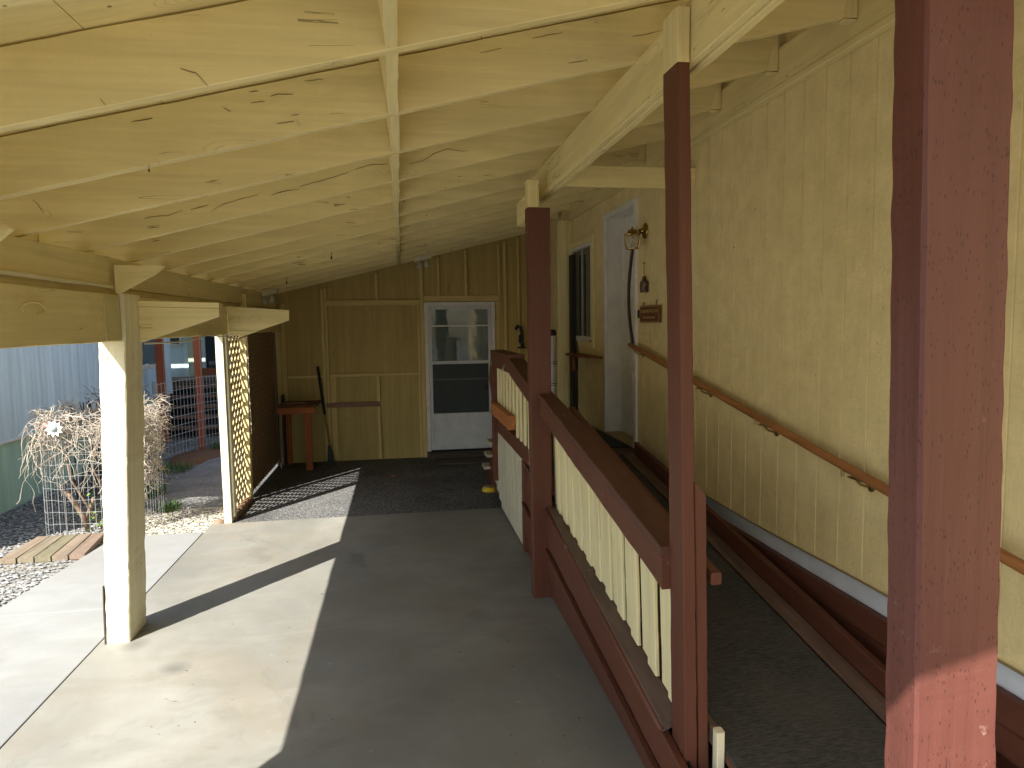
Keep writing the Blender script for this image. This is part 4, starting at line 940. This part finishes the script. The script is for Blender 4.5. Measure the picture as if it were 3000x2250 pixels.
tag(mb.build('leaf_litter', plain('dry_leaf_bits', (.17, .12, .07), .8, tone=.8)), 'scattered dry leaf bits on the concrete and asphalt', 'debris', kind='stuff')
tag(MB().prism([(-.16, 8.72), (-.12, 8.74), (-.10, 8.71), (-.14, 8.69)], 'z', -.004, .004).build('fallen_leaf', plain('orange_leaf', (.38, .12, .04), .7)), 'single orange leaf lying on the dark asphalt', 'leaf')

# ------------------------------------------------------------------ neighbour house, porch, fence
def metal_siding(name, c, pitch=.05):
    m, nt, bs = new_mat(name)
    vec, raw = coords(nt, (1, 1, 1), False)
    sx = N(nt, 'ShaderNodeSeparateXYZ'); nt.links.new(raw, sx.inputs[0])
    ad = mth(nt, 'ADD', sx.outputs[0], sx.outputs[1])
    wv = mth(nt, 'SINE', mth(nt, 'MULTIPLY', ad, 2 * math.pi / pitch))
    v2, _ = coords(nt, (8, 8, .6), False); st_ = noise_n(nt, v2, 1, 4)
    col = mix(nt, ramp(nt, st_, .35, .7), tuple(x * .82 for x in c), tuple(x * 1.08 for x in c))
    col = mix(nt, mth(nt, 'MULTIPLY', ramp(nt, wv, .6, .95), .10), col, tuple(x * .8 for x in c))
    nt.links.new(col, bs.inputs['Base Color']); bs.inputs['Roughness'].default_value = .45
    bump(nt, bs, wv, .16, .008); return m
BLU = metal_siding('pale_blue_metal_siding', (.58, .73, .82), .11); GRN = metal_siding('green_metal_skirting', (.38, .58, .46), .16)
nh = thing('neighbour_house', 'pale blue metal sided house with green skirting across the gravel', 'house', (-4.2, 9, 0))
MB().box(-8, -4.20, 5.9, 13.66, .70, 3.0).build('blue_siding', BLU, nh)
MB().box(-7.9, -4.235, 5.95, 13.60, -.05, .698).build('green_skirting', GRN, nh)
MB().bb(-4.215, -4.19, 5.9, 13.66, .685, .71, 'y', n=4).build('drip_edge', WHITE, nh)
MB().box(-8.2, -3.93, 5.75, 13.9, 3.005, 3.15).build('eave_roof', WHITE, nh)
def window(par, x0, x1, y0, y1, z0, z1, face):
    f = MB(); d = .03; w_ = .05
    if face == 'x':
        X = x0
        f.box(X, X + d, y0, y0 + w_, z0, z1); f.box(X, X + d, y1 - w_, y1, z0, z1); f.box(X, X + d, y0 + w_ + .001, y1 - w_ - .001, z0, z0 + w_); f.box(X, X + d, y0 + w_ + .001, y1 - w_ - .001, z1 - w_, z1)
        o = f.build('window', WHITE, par); MB().box(X + .002, X + .012, y0 + w_, y1 - w_, z0 + w_, z1 - w_).build('pane', glass_mat('dark_window_glass', (.03, .05, .06), .06, 1), o)
    else:
        Y = y0
        f.box(x0, x0 + w_, Y, Y + d, z0, z1); f.box(x1 - w_, x1, Y, Y + d, z0, z1); f.box(x0 + w_ + .001, x1 - w_ - .001, Y, Y + d, z0, z0 + w_); f.box(x0 + w_ + .001, x1 - w_ - .001, Y, Y + d, z1 - w_, z1)
        o = f.build('window', WHITE, par); MB().box(x0 + w_, x1 - w_, Y + .018, Y + .028, z0 + w_, z1 - w_).build('pane', glass_mat('dark_window_glass', (.03, .05, .06), .06, 1), o)
window(nh, -4.199, 0, 11.6, 13.12, 1.22, 2.4, 'x')
MB().box(-7, -1.4, 15.6, 15.8, .70, 3.1).build('rear_wall', BLU, nh)
MB().box(-7, -1.4, 15.62, 15.78, -.05, .698).build('rear_skirting', GRN, nh)
window(nh, -4.83, -4.55, 15.57, 0, 1.5, 2.4, 'y')
MB().box(-4.42, -4.30, 15.50, 15.59, .5, 1.85).build('pipe_cover', plain('pale_green_pipe', (.45, .52, .38), .5), nh)
gd = MB(); gd.box(-4.15, -4.08, 15.5, 15.56, .9, 2.6); gd.box(-3.72, -3.52, 15.5, 15.56, 1.0, 2.6); 
MB().box(-4.25, -3.35, 15.56, 15.59, .9, 2.9).build('glass_door', glass_mat('dark_door_glass', (.01, .012, .014), .1, 1), nh)
gd.build('door_curtain', plain('pale_curtain', (.45, .55, .55), .6), nh)
np_ = thing('neighbour_porch', 'dark raised porch deck with open plank stairs behind the fence', 'porch', (-4, 14, 0))
MB().box(-4.95, -2.2, 14.3, 15.49, .80, .86).build('porch_deck', wood((.10, .055, .035), 'x', 'dark_porch_wood'), np_)
for i in range(5):
    MB().bb(-4.6, -3.15, 12.85 + i * .27, 13.12 + i * .27, .10 + i * .16, .14 + i * .16, 'x', n=6).build('stair_tread', wood((.22, .11, .07), 'x', 'brown_tread', cracks=.3), np_)
    MB().box(-4.6, -3.15, 13.10 + i * .27, 13.115 + i * .27, -.05 + i * .16, .098 + i * .16).build('riser', plain('dark_riser', (.02, .018, .018), .9), np_)
MB().box(-4.9, -2.2, 14.31, 14.34, -.05, .79).build('deck_skirt', plain('dark_riser', (.02, .018, .018), .9), np_)
MB().beam([(-3.2, 12.75, .85), (-3.12, 12.75, .85), (-3.12, 12.75, 1.0), (-3.2, 12.75, 1.0)], [(-3.2, 14.3, 1.75), (-3.12, 14.3, 1.75), (-3.12, 14.3, 1.92), (-3.2, 14.3, 1.92)]).build('stair_handrail', plain('dark_grey_paint', (.05, .055, .06), .5), np_)
MB().bb(-3.9, -2.2, 14.28, 14.30, .95, 1.10, 'x').build('porch_rail', wood((.25, .09, .04), 'x', 'red_brown_rail'), np_)
MB().box(-9.0, -1.95, 13.95, 15.9, 3.16, 3.24).build('rear_roof_sunblock', WHITE, np_)  # unseen roof, stretched left to keep sun off the rear wall
MB().box(-5.0, -1.95, 11.2, 13.9, 3.0, 3.004 + .076).build('porch_roof', WHITE, np_)
NRED = wood((.36, .10, .045), 'z', 'orange_red_stained_post', cracks=.4, tone=.2, dark=(.08, .03, .02))
for x, y, w_, lab in ((-3.20, 11.5, .09, 'orange red post in front of the neighbour stairs'), (-4.04, 12.35, .12, 'darker red post at the far side of the neighbour porch'), (-3.90, 10.75, .10, 'red post mostly hidden behind the thick yellow post')):
    t = thing('porch_post', lab, 'post', (x, y, -.05), 'red posts of the neighbour porch')
    MB().bb(x, x + w_, y, y + .09, -.05, 2.995 if y < 13.9 else 3.155, 'z', n=14).build('shaft', NRED, t)
    MB().box(x - .02, x + w_ + .02, y - .02, y + .11, -.05, -.03).build('footing', CONC, t)
# wire fence in front of the stairs
wfn = thing('wire_fence', 'sagging welded wire fence with a grey steel pole', 'fence', (-3.3, 10.6, 0))
MB().tube([(-3.40, 10.35, -.05), (-3.42, 10.35, 1.14)], .032, 10).build('pole', plain('grey_steel_pole', (.22, .24, .26), .5), wfn)
MB().tube([(-4.10, 10.9, -.05), (-4.10, 10.9, 1.15)], .032, 10).build('pole', plain('grey_steel_pole', (.22, .24, .26), .5), wfn)
wm = MB(); A = Vector((-3.39, 10.38, 0)); B = Vector((-2.30, 13.0, .0)); Lf = (B - A).length
sagf = lambda t: .03 * math.sin(t * 5)
for i in range(int(Lf / .075)):
    t = i * .075 / Lf; p = A.lerp(B, t); wm.tube([(p.x, p.y, .05), (p.x, p.y, 1.12 + sagf(t))], .004, 4)
for k in range(9):
    z = .06 + k * .13; wm.tube([(A.lerp(B, t / 16).x, A.lerp(B, t / 16).y, z + sagf(t / 16)) for t in range(17)], .004, 4)
wm.build('wire_mesh', plain('dull_wire', (.32, .33, .34), .5), wfn)

# ------------------------------------------------------------------ wire cage with dried vine
cg = thing('wire_cage', 'welded wire plant cage standing on the gravel behind the plank step', 'cage', (-2.85, 7.3, -.04))
cmesh = MB(); cx, cy, rx, ry = -2.905, 7.3, .46, .42
def cp(a, s=1.0):
    c, s_ = math.cos(a), math.sin(a); e = .45
    return (cx + rx * s * math.copysign(abs(c) ** e, c), cy + ry * s * math.copysign(abs(s_) ** e, s_))
for k in range(11):
    z = -.02 + k * .112
    cmesh.tube([(*cp(math.pi * .93 + i * 1.14 * math.pi / 44), z + .006 * math.sin(i * .7 + k)) for i in range(45)], .0018, 4)
per = [cp(math.pi * .93 + i * 1.14 * math.pi / 720) for i in range(721)]; acc = 0; nxt = 0
for i in range(720):
    if acc >= nxt:
        wob = .004 * math.sin(i); cmesh.tube([(per[i][0], per[i][1], -.03), (per[i][0] + wob, per[i][1], .5), (per[i][0], per[i][1], 1.105)], .0017, 4); nxt += .061
    acc += math.dist(per[i], per[i + 1])
cmesh.build('wire_mesh', plain('bright_galvanised_wire', (.55, .57, .58), .4, .6), cg)
R = random.Random(21)
def tendril(p, d, n, step, wob, grav):
    pts = [Vector(p)]; d = Vector(d).normalized()
    for _ in range(n):
        d = (d + Vector((R.uniform(-1, 1), R.uniform(-1, 1), R.uniform(-1, 1) - grav)) * wob).normalized()
        q = pts[-1] + d * step
        if q.x < -3.44 or (q.x > -2.36 and R.random() < .5): break
        if q.z < -.03: break
        pts.append(q)
    return pts
vm = MB()
for i in range(950):        # thick mat over the top and upper sides
    a = R.uniform(0, 2 * math.pi); s = R.uniform(.86, 1.06); x, y = cp(a, s)
    if R.random() < .35: s = math.sqrt(R.random()); x, y = cp(a, s)
    z = R.uniform(.90, 1.15) if R.random() < .7 else R.uniform(.72, 1.05)
    vm.tube(tendril((x, y, z), (R.uniform(-1, 1), R.uniform(-1, 1), R.uniform(-.8, .4)), R.randint(5, 11), .024, .75, .15), R.uniform(.0022, .0048), 4, .5)
for i in range(620):        # dense clump hanging over the right side
    z = R.uniform(.32, 1.12); k_ = 1 - abs(z - .75) / .55
    x = R.uniform(-2.62, -2.47 + .07 * k_); y = R.uniform(6.92, 7.5)
    if z < .55 and R.random() < .6: continue
    vm.tube(tendril((x, y, z), (R.uniform(-1, 1), R.uniform(-1, 1), R.uniform(-1, .3)), R.randint(5, 11), .024, .75, .15), R.uniform(.0025, .0048), 4, .5)
for i in range(60):        # long strands falling down the front
    x = R.choice((R.uniform(-3.38, -3.2), R.uniform(-3.3, -2.45), R.uniform(-2.8, -2.42))); y = 6.86 + R.uniform(-.03, .02)
    vm.tube(tendril((x, y, R.uniform(.85, 1.1)), (R.uniform(-.4, .4), -.05, -1), R.randint(8, 30), .03, .38, .3), R.uniform(.002, .004), 4, .6)
for i in range(20):        # loose arcs
    x = R.uniform(-3.3, -2.5); z = R.uniform(.55, 1.1)
    vm.tube(tendril((x, 6.84, z), (R.choice((-1, 1)), -.1, R.uniform(-.4, .3)), R.randint(8, 18), .032, .22, .3), .003, 4, .5)
for i in range(130):       # short broken forked twigs
    x, y = cp(R.uniform(0, 6.28), R.uniform(.8, 1.05)); z = R.uniform(.8, 1.18); d = Vector((R.uniform(-1, 1), R.uniform(-1, 1), R.uniform(-.6, .8))).normalized()
    p = Vector((x, y, z)); L = R.uniform(.06, .16); vm.tube([p, p + d * L * .5 + Vector((0, 0, R.uniform(-.01, .01))), p + d * L], R.uniform(.002, .006), 5, .4)
    for _ in range(R.randint(1, 3)):
        e = (d + Vector((R.uniform(-1, 1), R.uniform(-1, 1), R.uniform(-1, 1))) * .7).normalized(); q = p + d * L * R.uniform(.3, .9)
        vm.tube([q, q + e * R.uniform(.02, .06)], .0018, 4, .5)
for i in range(14):        # old thick stems
    x = R.uniform(-3.3, -2.5); vm.tube(tendril((x, R.uniform(6.9, 7.4), R.uniform(.85, 1.1)), (R.uniform(-1, 1), R.uniform(-.3, .3), R.uniform(-.6, .2)), R.randint(6, 14), .045, .3, .15), R.uniform(.006, .010), 6, .4)
vt = thing('dried_vine', 'tangle of dried brown vine stems smothering the wire cage', 'vine', (-2.9, 7.2, 0))
vm.build('dead_stems', plain('dry_pale_stems', (.43, .37, .295), .8, tone=.5), vt)
tk = MB()
tk.tube([(-3.02, 7.12, -.04), (-3.06, 7.1, .12), (-3.12, 7.08, .26), (-3.17, 7.06, .36)], .026, 9, .8)
tk.tube([(-3.05, 7.12, .05), (-2.98, 7.12, .20), (-2.95, 7.1, .28)], .02, 7, .8)
tk.tube([(-2.88, 7.1, -.04), (-2.98, 7.05, .2), (-3.1, 7.0, .5), (-3.12, 6.98, .8)], .012, 6, .7); tk.tube([(-2.86, 7.1, -.04), (-2.8, 7.05, .25), (-2.9, 7.0, .6), (-2.8, 6.98, 1.0)], .010, 6, .7)
tk.build('trunk', plain('grey_brown_bark', (.24, .17, .12), .9, nb=.6, ns=40), vt, smooth=True)
lv = MB()
for i in range(90):
    x = R.gauss(-2.86, .10); y = R.gauss(6.98, .06); z = abs(R.gauss(.16, .12)); r = R.uniform(.012, .026); a = R.uniform(0, 6.28); b = R.uniform(-.8, .8)
    u = Vector((math.cos(a), math.sin(a), b)).normalized(); v = u.cross(Vector((.3, .2, 1))).normalized(); p = Vector((x, y, z))
    lv.add([p - u * r, p + v * r * .55, p + u * r, p - v * r * .55], [(0, 1, 2, 3)])
lv.build('young_leaves', plain('young_green_leaf', (.14, .24, .04), .5), vt)
# darker dead clump behind, on the neighbour side
R = random.Random(77); dmv = MB()
for i in range(260):
    x = R.uniform(-3.9, -3.0) ; y = R.uniform(8.2, 9.0); z = R.uniform(.95, 1.2)
    dmv.tube(tendril((x, y, z), (R.uniform(-1, 1), R.uniform(-1, 1), R.uniform(-.6, .6)), R.randint(5, 10), .035, .5, .1), .0035, 4, .5)
for i in range(24):
    x = R.uniform(-3.8, -3.1); y = R.uniform(8.3, 8.9)
    dmv.tube([(x, y, -.04), (x + R.uniform(-.1, .1), y, .5), (x + R.uniform(-.1, .1), y, 1.05)], .008, 5)
tag(dmv.build('dead_bush', plain('dark_dead_twigs', (.055, .05, .045), .9)), 'dark dead bush showing above the far rim of the wire cage', 'bush')
# metal flower ornament
fo = thing('flower_ornament', 'white metal daisy ornament with a grey centre on the vine', 'ornament', (-3.13, 6.83, .98))
fm = MB(); c0 = Vector((-3.125, 6.82, 1.0))
for k in range(10):
    a = 2 * math.pi * k / 10 + .15; u = Vector((math.cos(a), -.12, math.sin(a))); v = Vector((-math.sin(a), 0, math.cos(a)))
    fm.add([c0 + u * .022, c0 + u * .05 + v * .016, c0 + u * .082, c0 + u * .05 - v * .016, c0 + u * .05 + Vector((0, .006, 0))], [(0, 1, 4), (1, 2, 4), (2, 3, 4), (3, 0, 4), (0, 3, 2, 1)])
fm.build('petals', plain('white_enamel', (.75, .73, .66), .4), fo)
MB().lathe([(.001, -.026), (.018, -.022), (.028, -.010), (.030, 0), (.020, .004)], tuple(c0), 'y', 16).build('centre', plain('grey_blue_button', (.30, .38, .38), .4), fo, smooth=True)
MB().lathe([(.020, 0), (.026, -.006), (.020, -.010)], (-3.20, 6.83, 1.03), 'y', 12).build('bud', plain('faded_red_enamel', (.45, .20, .15), .5), fo, smooth=True)
MB().tube([(-3.12, 6.85, .99), (-3.11, 6.86, .5), (-3.10, 6.87, -.04)], .003, 5).build('stem', STEEL, fo)

# plank step
psm = thing('plank_step', 'weathered mossy plank platform lying on the gravel', 'platform', (-3.0, 6.55, -.05))
R = random.Random(8)
for i in range(5):
    f0 = -3.345 + i * .133; f1 = f0 + .126; b0 = -3.375 + i * .118 + .02; b1 = b0 + .111
    c = [(.23, .18, .13), (.22, .185, .13), (.205, .185, .12), (.22, .175, .13), (.23, .17, .13)][i]
    MB().beam([(f0, 6.235, -.045), (f1, 6.225, -.045), (f1, 6.225, .0), (f0, 6.235, .0)], [(b0, 6.86, -.045), (b1, 6.86, -.045), (b1, 6.86, .0), (b0, 6.86, .0)], n=8, j=.003).build('plank', wood(c, 'y', 'weathered_mossy_plank', cracks=.6, tone=.35, dark=(.07, .05, .03)), psm)
